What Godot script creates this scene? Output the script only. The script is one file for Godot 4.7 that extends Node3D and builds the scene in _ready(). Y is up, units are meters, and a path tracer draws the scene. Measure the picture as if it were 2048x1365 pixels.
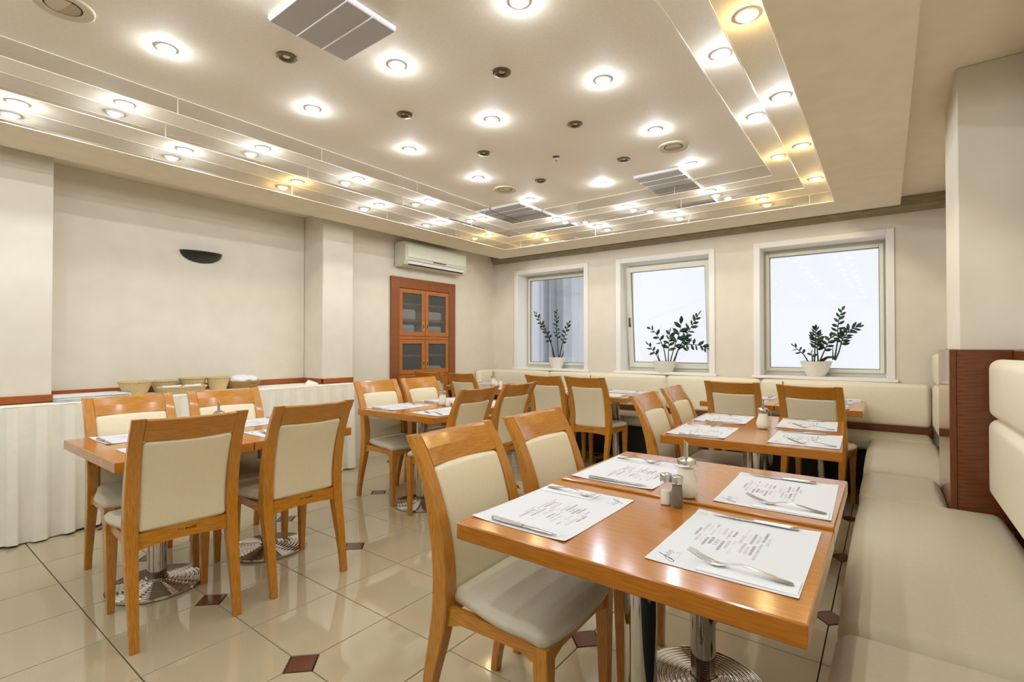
extends Node3D
# A breakfast room: draped buffet on the left, banquettes at the back and right, set tables, stepped mirror-lined ceiling tray full of downlights.

var M := {}
var cushion_count := 0

func _ready():
	# --- camera, sky, exposure -------------------------------------------------
	var cam := Camera3D.new()
	cam.name = "camera"
	cam.fov = 2.0 * rad_to_deg(atan(682.5 / 990.77))
	cam.position = Vector3(0, 1.222, 0)
	cam.rotation_degrees = Vector3(0.651, 37.05, 0)
	cam.near = 0.02
	cam.far = 200.0
	add_child(cam)
	cam.current = true
	var env := Environment.new()
	env.background_mode = Environment.BG_SKY
	var sky := Sky.new()
	var sm := ProceduralSkyMaterial.new()          # an overcast morning
	sm.sky_top_color = Color(0.90, 0.925, 0.97)
	sm.sky_horizon_color = Color(0.935, 0.95, 0.985)
	sm.ground_horizon_color = Color(0.935, 0.95, 0.985)
	sm.ground_bottom_color = Color(0.80, 0.81, 0.83)
	sm.ground_curve = 0.3
	sky.sky_material = sm
	env.sky = sky
	env.background_energy_multiplier = 1.15
	env.tonemap_mode = Environment.TONE_MAPPER_LINEAR
	env.tonemap_exposure = EXPOSURE
	env.sdfgi_enabled = true
	env.ssao_enabled = true
	env.ssil_enabled = true
	var we := WorldEnvironment.new()
	we.name = "world_environment"
	we.environment = env
	add_child(we)
	make_materials()
	build_floor()
	build_walls()
	build_ceiling()
	build_windows()
	build_benches()
	build_buffet()
	build_cupboard()
	build_air_conditioner()
	build_sconce()
	build_tables()
	build_chairs()
	build_condiments()
	build_plants()
	build_ceiling_fittings()

const EXPOSURE := 1.0
const LAMP := 0.148
const COOL := Color(0.93, 0.965, 1.0)
const WARM := Color(1.0, 0.88, 0.60)

# --- mesh helpers --------------------------------------------------------------
func S() -> SurfaceTool:
	var s := SurfaceTool.new()
	s.begin(Mesh.PRIMITIVE_TRIANGLES)
	s.set_smooth_group(-1)
	return s

func face(s: SurfaceTool, p: Array, out: Vector3):
	var n: Vector3 = (p[1] - p[0]).cross(p[2] - p[0])
	if p.size() > 3:
		n += (p[2] - p[0]).cross(p[3] - p[0])
	var flip := n.dot(out) > 0.0
	for i in range(1, p.size() - 1):
		s.add_vertex(p[0])
		if flip:
			s.add_vertex(p[i + 1])
			s.add_vertex(p[i])
		else:
			s.add_vertex(p[i])
			s.add_vertex(p[i + 1])

func mesh_of(s: SurfaceTool) -> ArrayMesh:
	s.generate_normals()
	return s.commit()

func put(called: String, mesh: Mesh, m: Material, parent: Node = null) -> MeshInstance3D:
	var o := MeshInstance3D.new()
	o.name = called
	o.mesh = mesh
	o.material_override = m
	(parent if parent else self).add_child(o, true)
	return o

func made(s: SurfaceTool, called: String, m: Material, parent: Node = null) -> MeshInstance3D:
	return put(called, mesh_of(s), m, parent)

func tag(o: Node, label: String, category: String, group := ""):
	o.set_meta("label", label)
	o.set_meta("category", category)
	if group != "":
		o.set_meta("group", group)
	return o

func thing(called: String, label: String, category: String, at := Vector3.ZERO, turn := 0.0, group := "") -> Node3D:
	var o := Node3D.new()
	o.name = called
	add_child(o, true)
	o.position = at
	o.rotation.y = turn
	tag(o, label, category, group)
	return o

func structure(called: String, label := "") -> Node3D:
	var o := Node3D.new()
	o.name = called
	add_child(o, true)
	o.set_meta("kind", "structure")
	if label != "":
		o.set_meta("label", label)
	return o

func copy_of(o: Node3D, label: String, at: Vector3, turn: float) -> Node3D:
	var c: Node3D = o.duplicate()
	c.name = o.name
	add_child(c, true)
	c.position = at
	c.rotation.y = turn
	c.set_meta("label", label)
	return c

func box(s: SurfaceTool, a: Vector3, b: Vector3, bev := 0.0):
	var lo := Vector3(minf(a.x, b.x), minf(a.y, b.y), minf(a.z, b.z))
	var hi := Vector3(maxf(a.x, b.x), maxf(a.y, b.y), maxf(a.z, b.z))
	var c := (lo + hi) / 2
	var h := (hi - lo) / 2
	var e := minf(bev, minf(h.x, minf(h.y, h.z)) * 0.9)
	for k in 3:
		var u := (k + 1) % 3
		var v := (k + 2) % 3
		for sg in [-1.0, 1.0]:
			var pts := []
			for q in [[-1, -1], [1, -1], [1, 1], [-1, 1]]:
				var p := Vector3.ZERO
				p[k] = sg * h[k]
				p[u] = q[0] * (h[u] - e)
				p[v] = q[1] * (h[v] - e)
				pts.append(c + p)
			var out := Vector3.ZERO
			out[k] = sg
			face(s, pts, out)
		if e <= 0.0:
			continue
		for su in [-1.0, 1.0]:
			for sv in [-1.0, 1.0]:
				var pts := []
				for q in [[-1, 0], [1, 0], [1, 1], [-1, 1]]:
					var p := Vector3.ZERO
					p[k] = q[0] * (h[k] - e)
					p[u] = su * (h[u] if q[1] == 0 else h[u] - e)
					p[v] = sv * (h[v] - e if q[1] == 0 else h[v])
					pts.append(c + p)
				var out := Vector3.ZERO
				out[u] = su
				out[v] = sv
				face(s, pts, out)
	if e > 0.0:
		for sx in [-1.0, 1.0]:
			for sy in [-1.0, 1.0]:
				for sz in [-1.0, 1.0]:
					var d := Vector3(sx, sy, sz)
					var i := h - Vector3(e, e, e)
					face(s, [c + d * Vector3(h.x, i.y, i.z), c + d * Vector3(i.x, h.y, i.z), c + d * Vector3(i.x, i.y, h.z)], d)

func box_mesh(a: Vector3, b: Vector3, bev := 0.0) -> ArrayMesh:
	var s := S()
	box(s, a, b, bev)
	return mesh_of(s)

func steps(h: float, r: float, nm: int) -> Array:
	var l := []
	for k in [3, 2, 1]:
		l.append(-(h - r) - r * tan(deg_to_rad(15.0 * k)))
	for k in nm + 1:
		l.append(lerpf(-(h - r), h - r, k / float(nm)))
	for k in [1, 2, 3]:
		l.append((h - r) + r * tan(deg_to_rad(15.0 * k)))
	return l

# a soft rounded block, centred at c; puff swells the faces; bend, if given, moves each finished point
func pillow(s: SurfaceTool, c: Vector3, size: Vector3, r: float, puff := 0.0, nm := 6, bend = null):
	var h := size / 2
	s.set_smooth_group(1)
	for k in 3:
		var u := (k + 1) % 3
		var v := (k + 2) % 3
		var lu := steps(h[u], r, nm)
		var lv := steps(h[v], r, nm)
		for sg in [-1.0, 1.0]:
			var g := []
			for a in lu:
				var row := []
				for b in lv:
					var q := Vector3.ZERO
					q[k] = sg * h[k]
					q[u] = a
					q[v] = b
					var inner := Vector3(clampf(q.x, -(h.x - r), h.x - r), clampf(q.y, -(h.y - r), h.y - r), clampf(q.z, -(h.z - r), h.z - r))
					var p := inner + (q - inner).normalized() * r
					p[k] += sg * puff * (1.0 - pow(absf(a / h[u]), 2.5)) * (1.0 - pow(absf(b / h[v]), 2.5))
					p += c
					if bend != null:
						p = bend.call(p)
					row.append(p)
				g.append(row)
			var out := Vector3.ZERO
			out[k] = sg
			for i in g.size() - 1:
				for j in g[i].size() - 1:
					face(s, [g[i][j], g[i + 1][j], g[i + 1][j + 1], g[i][j + 1]], out)
	s.set_smooth_group(-1)

# surface of revolution; the outside lies to the right of a profile that runs upwards
func lathe(s: SurfaceTool, prof: Array, seg := 32, c := Vector3.ZERO, ripple = null):
	var g := 100
	for i in prof.size() - 1:
		var d: Vector2 = prof[i + 1] - prof[i]
		if d.length() < 1e-7:
			continue
		if i > 0 and absf((prof[i] - prof[i - 1]).angle_to(d)) > 0.6:
			g += 1
		s.set_smooth_group(g)
		var n2 := Vector2(d.y, -d.x).normalized()
		for k in seg:
			var a := TAU * k / seg
			var b := TAU * (k + 1) / seg
			var pts := []
			for q in [[i, a], [i, b], [i + 1, b], [i + 1, a]]:
				var rr: float = prof[q[0]].x
				if ripple != null and rr > 0.001:
					rr += ripple.call(q[1], prof[q[0]].y)
				pts.append(c + Vector3(rr * cos(q[1]), prof[q[0]].y, rr * sin(q[1])))
			var m := (a + b) / 2
			var out := Vector3(n2.x * cos(m), n2.y, n2.x * sin(m))
			if prof[i].x < 1e-6:
				pts.remove_at(0)
			elif prof[i + 1].x < 1e-6:
				pts.remove_at(3)
			face(s, pts, out)
	s.set_smooth_group(-1)

func lathe_mesh(prof: Array, seg := 32, ripple = null) -> ArrayMesh:
	var s := S()
	lathe(s, prof, seg, Vector3.ZERO, ripple)
	return mesh_of(s)

func tube(s: SurfaceTool, pts: Array, rad, seg := 8):
	var rings := []
	var side := Vector3.ZERO
	for i in pts.size():
		var t: Vector3 = (pts[mini(i + 1, pts.size() - 1)] - pts[maxi(i - 1, 0)]).normalized()
		if i == 0:
			side = t.cross(Vector3.UP if absf(t.y) < 0.9 else Vector3.RIGHT).normalized()
		side = (side - t * side.dot(t)).normalized()
		var up := side.cross(t)
		var r: float = rad[i] if rad is Array else rad
		var ring := []
		for k in seg:
			ring.append(pts[i] + (side * cos(TAU * k / seg) + up * sin(TAU * k / seg)) * r)
		rings.append(ring)
	loft(s, rings, true, 1)

# joins rings of points; group 0 keeps the lengthwise edges crisp, 1 makes all smooth
func loft(s: SurfaceTool, rings: Array, caps := true, group := 0):
	var n: int = rings[0].size()
	for i in rings.size() - 1:
		var c := Vector3.ZERO
		for p in rings[i] + rings[i + 1]:
			c += p
		c /= 2.0 * n
		for j in n:
			var k := (j + 1) % n
			s.set_smooth_group(1 if group == 1 else 10 + j)
			var q := [rings[i][j], rings[i][k], rings[i + 1][k], rings[i + 1][j]]
			face(s, q, (q[0] + q[1] + q[2] + q[3]) / 4.0 - c)
	s.set_smooth_group(-1)
	if caps:
		face(s, rings[0], rings[0][0] + rings[0][1] - rings[1][0] - rings[1][1])
		face(s, rings[-1], rings[-1][0] + rings[-1][1] - rings[-2][0] - rings[-2][1])

# chamfered rectangle lying level at c
func ring4(c: Vector3, hx: float, hz: float, ch: float) -> Array:
	var r := []
	for q in [[-1, -1], [1, -1], [1, 1], [-1, 1]]:
		var a := c + Vector3(q[0] * (hx - ch), 0, q[1] * hz)
		var b := c + Vector3(q[0] * hx, 0, q[1] * (hz - ch))
		if q[0] * q[1] < 0:
			r.append(a); r.append(b)
		else:
			r.append(b); r.append(a)
	return r

func ellipse(c: Vector3, u: Vector3, v: Vector3, n := 10) -> Array:
	var r := []
	for k in n:
		r.append(c + u * cos(TAU * k / n) + v * sin(TAU * k / n))
	return r

# extrudes a 2D outline (x, y) along z from z0 to z1
func prism(s: SurfaceTool, poly: PackedVector2Array, z0: float, z1: float, turn := Basis.IDENTITY, at := Vector3.ZERO):
	var P := func(p: Vector2, z: float) -> Vector3: return at + turn * Vector3(p.x, p.y, z)
	var area := 0.0
	for i in poly.size():
		area += poly[i].cross(poly[(i + 1) % poly.size()])
	for i in poly.size():
		var a := poly[i]
		var b := poly[(i + 1) % poly.size()]
		var n := Vector2(b.y - a.y, a.x - b.x) * signf(area)
		face(s, [P.call(a, z0), P.call(b, z0), P.call(b, z1), P.call(a, z1)], turn * Vector3(n.x, n.y, 0))
	var t := Geometry2D.triangulate_polygon(poly)
	for i in range(0, t.size(), 3):
		for z in [z0, z1]:
			face(s, [P.call(poly[t[i]], z), P.call(poly[t[i + 1]], z), P.call(poly[t[i + 2]], z)], turn * Vector3(0, 0, signf(z - (z0 + z1) / 2)))

# --- materials -----------------------------------------------------------------
func mat(c: Color, rough: float, metal := 0.0, spec := 0.5) -> StandardMaterial3D:
	var m := StandardMaterial3D.new()
	m.albedo_color = c
	m.roughness = rough
	m.metallic = metal
	m.metallic_specular = spec
	return m

func noise_tex(sd: int, freq: float, lo: Color, hi: Color, size := 512, octaves := 4) -> NoiseTexture2D:
	var n := FastNoiseLite.new()
	n.seed = sd
	n.noise_type = FastNoiseLite.TYPE_SIMPLEX_SMOOTH
	n.frequency = freq
	n.fractal_octaves = octaves
	var t := NoiseTexture2D.new()
	t.noise = n
	t.width = size
	t.height = size
	t.seamless = true
	var g := Gradient.new()
	g.set_color(0, lo)
	g.set_color(1, hi)
	t.color_ramp = g
	return t

func over(m: StandardMaterial3D, tex: Texture2D, scale: Vector3, world := false) -> StandardMaterial3D:
	m.albedo_texture = tex
	m.uv1_triplanar = true
	m.uv1_world_triplanar = world
	m.uv1_scale = scale
	return m

func relief(m: StandardMaterial3D, tex: Texture2D, cm: float) -> StandardMaterial3D:
	m.heightmap_enabled = true
	m.heightmap_texture = tex
	m.heightmap_scale = cm
	return m

func make_materials():
	var grain := noise_tex(3, 0.02, Color(0.74, 0.69, 0.62), Color(1, 1, 1), 512, 5)
	var grain_soft := noise_tex(4, 0.02, Color(0.86, 0.82, 0.78), Color(1, 1, 1), 512, 5)
	var soft := noise_tex(5, 0.012, Color(0.975, 0.97, 0.965), Color(1, 1, 1), 512, 3)
	var fine := noise_tex(7, 0.10, Color(0.2, 0.2, 0.2), Color(1, 1, 1), 512, 3)
	var speck := noise_tex(9, 0.16, Color(0.84, 0.82, 0.78), Color(1, 1, 1), 1024, 4)
	var stone := noise_tex(11, 0.05, Color(0.6, 0.55, 0.5), Color(1, 1, 1), 512, 5)
	M.wall = relief(over(mat(Color(0.885, 0.855, 0.795), 0.9, 0, 0.2), soft, Vector3(0.7, 0.7, 0.7), true), fine, 0.02)
	M.paper = relief(over(mat(Color(0.935, 0.895, 0.825), 0.75, 0, 0.3), soft, Vector3(7, 5, 7), true), fine, 0.06)
	M.soffit = over(mat(Color(0.95, 0.91, 0.82), 0.9, 0, 0.2), soft, Vector3(0.9, 0.9, 0.9), true)
	M.white = mat(Color(0.93, 0.92, 0.9), 0.45)
	M.frame = mat(Color(0.87, 0.86, 0.79), 0.4)
	M.cornice = over(mat(Color(0.70, 0.66, 0.57), 0.7, 0, 0.3), grain, Vector3(0.6, 14, 14), true)
	M.bead = mat(Color(0.97, 0.93, 0.84), 0.25, 0.3)
	M.mirror = mat(Color(0.93, 0.93, 0.92), 0.02, 1.0)
	M.tile = over(mat(Color(0.79, 0.735, 0.62), 0.045, 0, 0.7), speck, Vector3(1.7, 1.7, 1.7), true)
	M.inset = over(mat(Color(0.50, 0.33, 0.26), 0.12), stone, Vector3(6, 6, 6), true)
	M.grout = mat(Color(0.26, 0.20, 0.14), 0.9, 0, 0.2)
	M.chair_y = over(mat(Color(0.845, 0.575, 0.185), 0.26), grain, Vector3(22, 1.3, 22))
	M.chair_x = over(mat(Color(0.845, 0.575, 0.185), 0.24), grain, Vector3(1.3, 22, 22))
	M.chair_z = over(mat(Color(0.845, 0.575, 0.185), 0.26), grain, Vector3(22, 22, 1.3))
	M.table_x = over(mat(Color(0.745, 0.475, 0.15), 0.17), grain_soft, Vector3(1.0, 16, 16))
	M.table_z = over(mat(Color(0.745, 0.475, 0.15), 0.17), grain_soft, Vector3(16, 16, 1.0))
	for m in [M.chair_y, M.chair_x, M.chair_z]:
		m.clearcoat_enabled = true
		m.clearcoat = 0.4
		m.clearcoat_roughness = 0.12
	for m in [M.table_x, M.table_z]:
		m.clearcoat_enabled = true
		m.clearcoat = 0.35
		m.clearcoat_roughness = 0.1
	M.dark_y = over(mat(Color(0.47, 0.255, 0.11), 0.22), grain, Vector3(18, 1.0, 18))
	M.dark_gloss = over(mat(Color(0.47, 0.255, 0.11), 0.07), grain, Vector3(18, 1.0, 18))
	M.dark_x = over(mat(Color(0.47, 0.255, 0.11), 0.22), grain, Vector3(1.0, 18, 18))
	M.dark_z = over(mat(Color(0.47, 0.255, 0.11), 0.22), grain, Vector3(18, 18, 1.0))
	M.cup_frame = over(mat(Color(0.60, 0.35, 0.15), 0.35), grain, Vector3(20, 1.1, 20))
	M.cup_frame_z = over(mat(Color(0.60, 0.35, 0.15), 0.35), grain, Vector3(20, 20, 1.1))
	M.cup_door = over(mat(Color(0.77, 0.47, 0.20), 0.3), grain, Vector3(20, 1.2, 20))
	M.cup_door_z = over(mat(Color(0.77, 0.47, 0.20), 0.3), grain, Vector3(20, 20, 1.2))
	M.rail = over(mat(Color(0.70, 0.38, 0.16), 0.35), grain, Vector3(18, 18, 1.0))
	M.leather = relief(over(mat(Color(0.915, 0.865, 0.74), 0.42), soft, Vector3(2, 2, 2)), fine, 0.012)
	M.leather.uv1_scale = Vector3(9, 9, 9)
	M.seat = relief(over(mat(Color(0.78, 0.75, 0.655), 0.40), soft, Vector3(9, 9, 9)), fine, 0.012)
	M.bench_seat = relief(over(mat(Color(0.765, 0.73, 0.635), 0.4), soft, Vector3(8, 8, 8)), fine, 0.012)
	M.bench = relief(over(mat(Color(0.93, 0.89, 0.79), 0.4), soft, Vector3(8, 8, 8)), fine, 0.012)
	M.dark = mat(Color(0.12, 0.09, 0.07), 0.7)
	M.chrome = mat(Color(0.80, 0.80, 0.80), 0.06, 1.0)
	M.steel = mat(Color(0.78, 0.78, 0.78), 0.14, 1.0)
	M.lid = mat(Color(0.80, 0.79, 0.77), 0.12, 1.0)
	M.cloth = relief(over(mat(Color(0.965, 0.945, 0.885), 0.95, 0, 0.2), soft, Vector3(1.5, 1.5, 1.5), true), fine, 0.03)
	M.napkin = mat(Color(0.90, 0.905, 0.91), 0.9, 0, 0.2)
	M.paper_stack = over(mat(Color(0.92, 0.915, 0.92), 0.85, 0, 0.2), soft, Vector3(3, 60, 3))
	M.wicker = over(mat(Color(0.93, 0.84, 0.64), 0.6), grain, Vector3(9, 30, 9))
	M.wicker_dark = over(mat(Color(0.76, 0.62, 0.38), 0.6), grain, Vector3(9, 30, 9))
	M.black = mat(Color(0.10, 0.105, 0.095), 0.35)
	M.plastic = over(mat(Color(0.86, 0.87, 0.81), 0.4), soft, Vector3(2, 2, 2))
	M.plastic_side = mat(Color(0.83, 0.82, 0.74), 0.45)
	M.vent_panel = mat(Color(0.70, 0.68, 0.675), 0.5)
	M.vent_white = mat(Color(0.95, 0.95, 0.96), 0.4)
	M.brass = mat(Color(0.85, 0.70, 0.38), 0.2, 1.0)
	M.brass_dim = mat(Color(0.48, 0.42, 0.33), 0.3, 1.0)
	M.speaker = mat(Color(0.80, 0.74, 0.62), 0.5)
	M.glass = mat(Color(0.97, 0.99, 1.0, 0.06), 0.0)
	M.glass.transparency = BaseMaterial3D.TRANSPARENCY_ALPHA
	M.jar = mat(Color(0.96, 0.98, 0.97, 0.07), 0.0)
	M.jar.transparency = BaseMaterial3D.TRANSPARENCY_ALPHA
	M.frosted = mat(Color(0.42, 0.43, 0.41, 0.35), 0.3)
	M.frosted.transparency = BaseMaterial3D.TRANSPARENCY_ALPHA
	M.sugar = over(mat(Color(0.95, 0.925, 0.86), 0.9), fine, Vector3(20, 20, 20))
	M.sugar.albedo_texture = soft
	M.pepper = over(mat(Color(0.50, 0.40, 0.27), 0.9), stone, Vector3(40, 40, 40))
	M.pot = mat(Color(0.93, 0.91, 0.87), 0.35)
	M.soil = mat(Color(0.14, 0.10, 0.07), 1.0)
	M.leaf = mat(Color(0.105, 0.20, 0.12), 0.3)
	M.leaf.backlight_enabled = true
	M.leaf.backlight = Color(0.06, 0.14, 0.03)
	M.leaf_light = mat(Color(0.18, 0.36, 0.12), 0.32)
	M.leaf_light.backlight_enabled = true
	M.leaf_light.backlight = Color(0.10, 0.25, 0.03)
	M.stem = mat(Color(0.12, 0.20, 0.12), 0.5)
	M.rhizome = mat(Color(0.24, 0.16, 0.11), 0.8)
	M.ink = mat(Color(0.24, 0.10, 0.06), 0.6)
	M.grey_ink = mat(Color(0.60, 0.59, 0.58), 0.5)
	M.outside = mat(Color(0.90, 0.93, 0.97), 0.8)
	M.outside_pipe = mat(Color(0.58, 0.63, 0.68), 0.6)
	M.bulb_cool = glow(COOL, 4.0)
	M.bulb_warm = glow(WARM, 3.2)
	M.print = mat(Color(1, 1, 1), 0.85, 0, 0.2)
	M.print.albedo_texture = placemat_print()

func glow(c: Color, e: float) -> StandardMaterial3D:
	var m := mat(Color(0.9, 0.9, 0.9), 0.4)
	m.emission_enabled = true
	m.emission = c
	m.emission_energy_multiplier = e
	return m

# --- the placemat's print, set from the fonts ------------------------------------
func write(im: Image, text: String, f: Font, size: int, at: Vector2, ink: Color, centred := true):
	var ts := TextServerManager.get_primary_interface()
	var tl := TextLine.new()
	tl.add_string(text, f, size)
	var x := at.x - (tl.get_size().x / 2 if centred else 0.0)
	for g in ts.shaped_text_get_glyphs(tl.get_rid()):
		var key := Vector2i(g.font_size, 0)
		if g.font_rid.is_valid() and g.index != 0:
			ts.font_render_glyph(g.font_rid, key, g.index)
			var r: Rect2 = ts.font_get_glyph_uv_rect(g.font_rid, key, g.index)
			var off: Vector2 = ts.font_get_glyph_offset(g.font_rid, key, g.index)
			var sheet: Image = ts.font_get_texture_image(g.font_rid, key, maxi(0, ts.font_get_glyph_texture_idx(g.font_rid, key, g.index)))
			if sheet and r.size.x > 0:
				for py in int(r.size.y):
					for px in int(r.size.x):
						var a: float = sheet.get_pixel(int(r.position.x) + px, int(r.position.y) + py).a
						var qx := int(x + g.offset.x + off.x) + px
						var qy := int(at.y + g.offset.y + off.y) + py
						if a > 0.0 and qx >= 0 and qy >= 0 and qx < im.get_width() and qy < im.get_height():
							im.set_pixel(qx, qy, im.get_pixel(qx, qy).lerp(ink, a * ink.a))
		x += g.advance

func stroke(im: Image, pts: Array, w0: float, w1: float, ink: Color):
	var c := Curve2D.new()
	for i in pts.size():
		var t: Vector2 = (pts[mini(i + 1, pts.size() - 1)] - pts[maxi(i - 1, 0)]) / 6.0
		c.add_point(pts[i], -t, t)
	var b := c.tessellate_even_length(5, 1.2)
	for i in b.size():
		var w := lerpf(w0, w1, i / float(b.size()))
		for dy in range(-int(w) - 1, int(w) + 2):
			for dx in range(-int(w) - 1, int(w) + 2):
				var a := clampf(w - Vector2(dx, dy).length() + 0.5, 0, 1)
				if a > 0:
					im.set_pixel(int(b[i].x) + dx, int(b[i].y) + dy, im.get_pixel(int(b[i].x) + dx, int(b[i].y) + dy).lerp(ink, a))

func sys_font(family: String, weight := 400, italic := false) -> SystemFont:
	var f := SystemFont.new()
	f.font_names = PackedStringArray([family])
	f.font_weight = weight
	f.font_italic = italic
	return f

func placemat_print() -> ImageTexture:
	var W := 1400
	var H := 1034
	var im := Image.create(W, H, false, Image.FORMAT_RGBA8)
	im.fill(Color(0.865, 0.868, 0.88))
	var bold := sys_font("Droid Sans", 700)
	var thin := sys_font("Droid Sans")
	var serif := sys_font("Droid Serif")
	var dark := Color(0.40, 0.27, 0.34)
	var plum := Color(0.55, 0.40, 0.48)
	var grey := Color(0.58, 0.55, 0.56)
	var pale := Color(0.78, 0.73, 0.76)
	var lines := [
		["DOBRÉ RÁNO", bold, 31, 0.59, 0.17, dark], ["DOBRO JUTRO", thin, 28, 0.49, 0.205, plum], ["GUTEN MORGEN", thin, 30, 0.68, 0.205, grey],
		["SABAHUL HAYR", thin, 28, 0.50, 0.24, pale], ["GÜNAYDIN", serif, 27, 0.68, 0.24, pale], ["GODMORGEN", bold, 30, 0.45, 0.277, dark],
		["Dobré ráno", serif, 27, 0.62, 0.277, grey], ["LABRĪT", bold, 26, 0.75, 0.277, grey], ["BONJOUR", bold, 36, 0.48, 0.317, dark], ["BUNA ZIUA", serif, 27, 0.66, 0.317, pale],
		["SUNČJA", thin, 42, 0.47, 0.362, plum], ["DZIEŃ DOBRY", thin, 30, 0.68, 0.36, grey], ["GOEDEMORGEN", bold, 31, 0.43, 0.402, dark], ["Jó reggelt kívánok", thin, 29, 0.64, 0.402, plum],
		["KUNGSGODAY", thin, 30, 0.47, 0.44, plum], ["Καλημέρα", bold, 31, 0.66, 0.44, dark], ["22° 07'", serif, 28, 0.52, 0.476, grey], ["Buongiorno", serif, 27, 0.38, 0.476, pale],
		["ZDRAVSTVUJTE", thin, 34, 0.60, 0.513, grey], ["Buenos días", serif, 27, 0.76, 0.513, pale], ["GOOD MORNING", thin, 30, 0.47, 0.55, plum], ["Maidin mhaith", serif, 26, 0.66, 0.55, pale],
		["LABAS RYTAS", thin, 29, 0.44, 0.586, grey], ["HYVÄÄ HUOMENTA", bold, 29, 0.65, 0.586, dark], ["GOD MORGEN", bold, 32, 0.46, 0.623, dark], ["DOBRO UTRO", thin, 29, 0.65, 0.623, grey],
		["BOM DIA · BONAN MATENON", thin, 28, 0.46, 0.66, plum], ["TERE HOMMIKUST", bold, 30, 0.71, 0.66, dark], ["ДОБРОЕ УТРО", thin, 30, 0.64, 0.697, grey]]
	for l in lines:
		write(im, l[0], l[1], l[2], Vector2(l[3] * W, l[4] * H), l[5])
	# the swash initial and the script beside it, with the small line under it
	stroke(im, [Vector2(176, 52), Vector2(150, 92), Vector2(124, 140), Vector2(112, 176)], 3.5, 4.5, Color(0.25, 0.22, 0.24))
	stroke(im, [Vector2(150, 118), Vector2(110, 128), Vector2(76, 158), Vector2(62, 190), Vector2(84, 200), Vector2(104, 178), Vector2(112, 150)], 1.6, 3.4, Color(0.27, 0.24, 0.26))
	write(im, "mdyt", sys_font("Droid Serif", 400, true), 62, Vector2(196, 140), Color(0.50, 0.46, 0.49))
	stroke(im, [Vector2(150, 205), Vector2(210, 200), Vector2(262, 206)], 1.5, 1.2, Color(0.66, 0.62, 0.64))
	stroke(im, [Vector2(238, 176), Vector2(256, 166), Vector2(250, 188), Vector2(272, 180)], 2.0, 1.5, Color(0.6, 0.57, 0.6))
	# small print in the two boxes along the right edge (their square codes are left out)
	for k in 2:
		var y := 26 + k * 300
		im.fill_rect(Rect2i(1236, y, 2, 290), Color(0.72, 0.71, 0.71))
		im.fill_rect(Rect2i(1236, y + 290, 140, 2), Color(0.72, 0.71, 0.71))
		for j in 4:
			im.fill_rect(Rect2i(1262, y + 16 + j * 20, 96 - (j * 17) % 30, 5), Color(0.70, 0.68, 0.69))
	return ImageTexture.create_from_image(im)

# --- the room ------------------------------------------------------------------
const NX := -1.808
const NZ := -1.0473
const PX := 0.3997
const PZ := -0.4019

func build_floor():
	var f := structure("floor", "polished cream tile floor with small brown diamond insets")
	var s := S()
	box(s, Vector3(-5.3, -0.2, 4.7), Vector3(0.9, -0.006, -6.0))
	made(s, "bedding", M.grout, f)
	# four shapes of tile, one for each corner that gives way to a brown diamond
	var g := 0.0022
	var cut := 0.074
	var shapes := {}
	for ci in 2:
		for cj in 2:
			var w := PX / 2 - g
			var d := -PZ / 2 - g
			var poly := []
			for q in [[-1, -1], [1, -1], [1, 1], [-1, 1]]:
				var c := Vector2(q[0] * w, q[1] * d)
				if (q[0] > 0) == (ci == 1) and (q[1] < 0) == (cj == 1):
					var a := c - Vector2(q[0] * cut, 0)
					var b := c - Vector2(0, q[1] * cut)
					poly += [a, b] if q[0] * q[1] < 0 else [b, a]
				else:
					poly.append(c)
			shapes[ci * 2 + cj] = slab_mesh(poly, 0.008, 0.0012)
	for i in range(-8, 7):
		for j in range(-3, 12):
			var x := NX + (i + 0.5) * PX
			var z := NZ + (j + 0.5) * PZ
			if x < -5.0 or x > 0.45 or z < -5.6 or z > 0.4:
				continue
			# nodes with both numbers even hold a diamond
			var ci := 0 if posmod(i, 2) == 0 else 1
			var cj := 0 if posmod(j, 2) == 0 else 1
			put("tile", shapes[ci * 2 + cj], M.tile, f).position = Vector3(x, -0.008, z)
	var dm := slab_mesh([Vector2(-0.0685, 0), Vector2(0, -0.0685), Vector2(0.0685, 0), Vector2(0, 0.0685)], 0.008, 0.0012)
	for i in range(-8, 6, 2):
		for j in range(-2, 12, 2):
			put("inset_tile", dm, M.inset, f).position = Vector3(NX + i * PX, -0.008, NZ + j * PZ)
	s = S()
	for i in range(-8, 7):
		for j in range(-13, 0):
			var x := NX + (i + 0.5) * PX
			var z := NZ + (j + 0.5) * PZ
			if z > 0.4 and z < 4.4:
				box(s, Vector3(x - PX / 2 + g, -0.008, z - 0.2 + g), Vector3(x + PX / 2 - g, 0, z + 0.2 - g))
	made(s, "tile_field", M.tile, f).set_meta("kind", "stuff")

func slab_mesh(poly: Array, t: float, bev: float) -> ArrayMesh:
	var s := S()
	var c := Vector2.ZERO
	for p in poly:
		c += p
	c /= poly.size()
	var rings := []
	for q in [[0.0, 0.0], [t - bev, 0.0], [t, bev]]:
		var r := []
		for p in poly:
			var v: Vector2 = p + (c - p).normalized() * q[1]
			r.append(Vector3(v.x, q[0], v.y))
		rings.append(r)
	loft(s, rings, false)
	face(s, rings[2], Vector3.UP)
	return mesh_of(s)

const WX := -4.56     # left wall
const BX := -4.75     # back of the bay
const CX := -4.42     # face of the pilasters
const WZ := -5.62     # window wall
const TOP := 2.54

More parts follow.
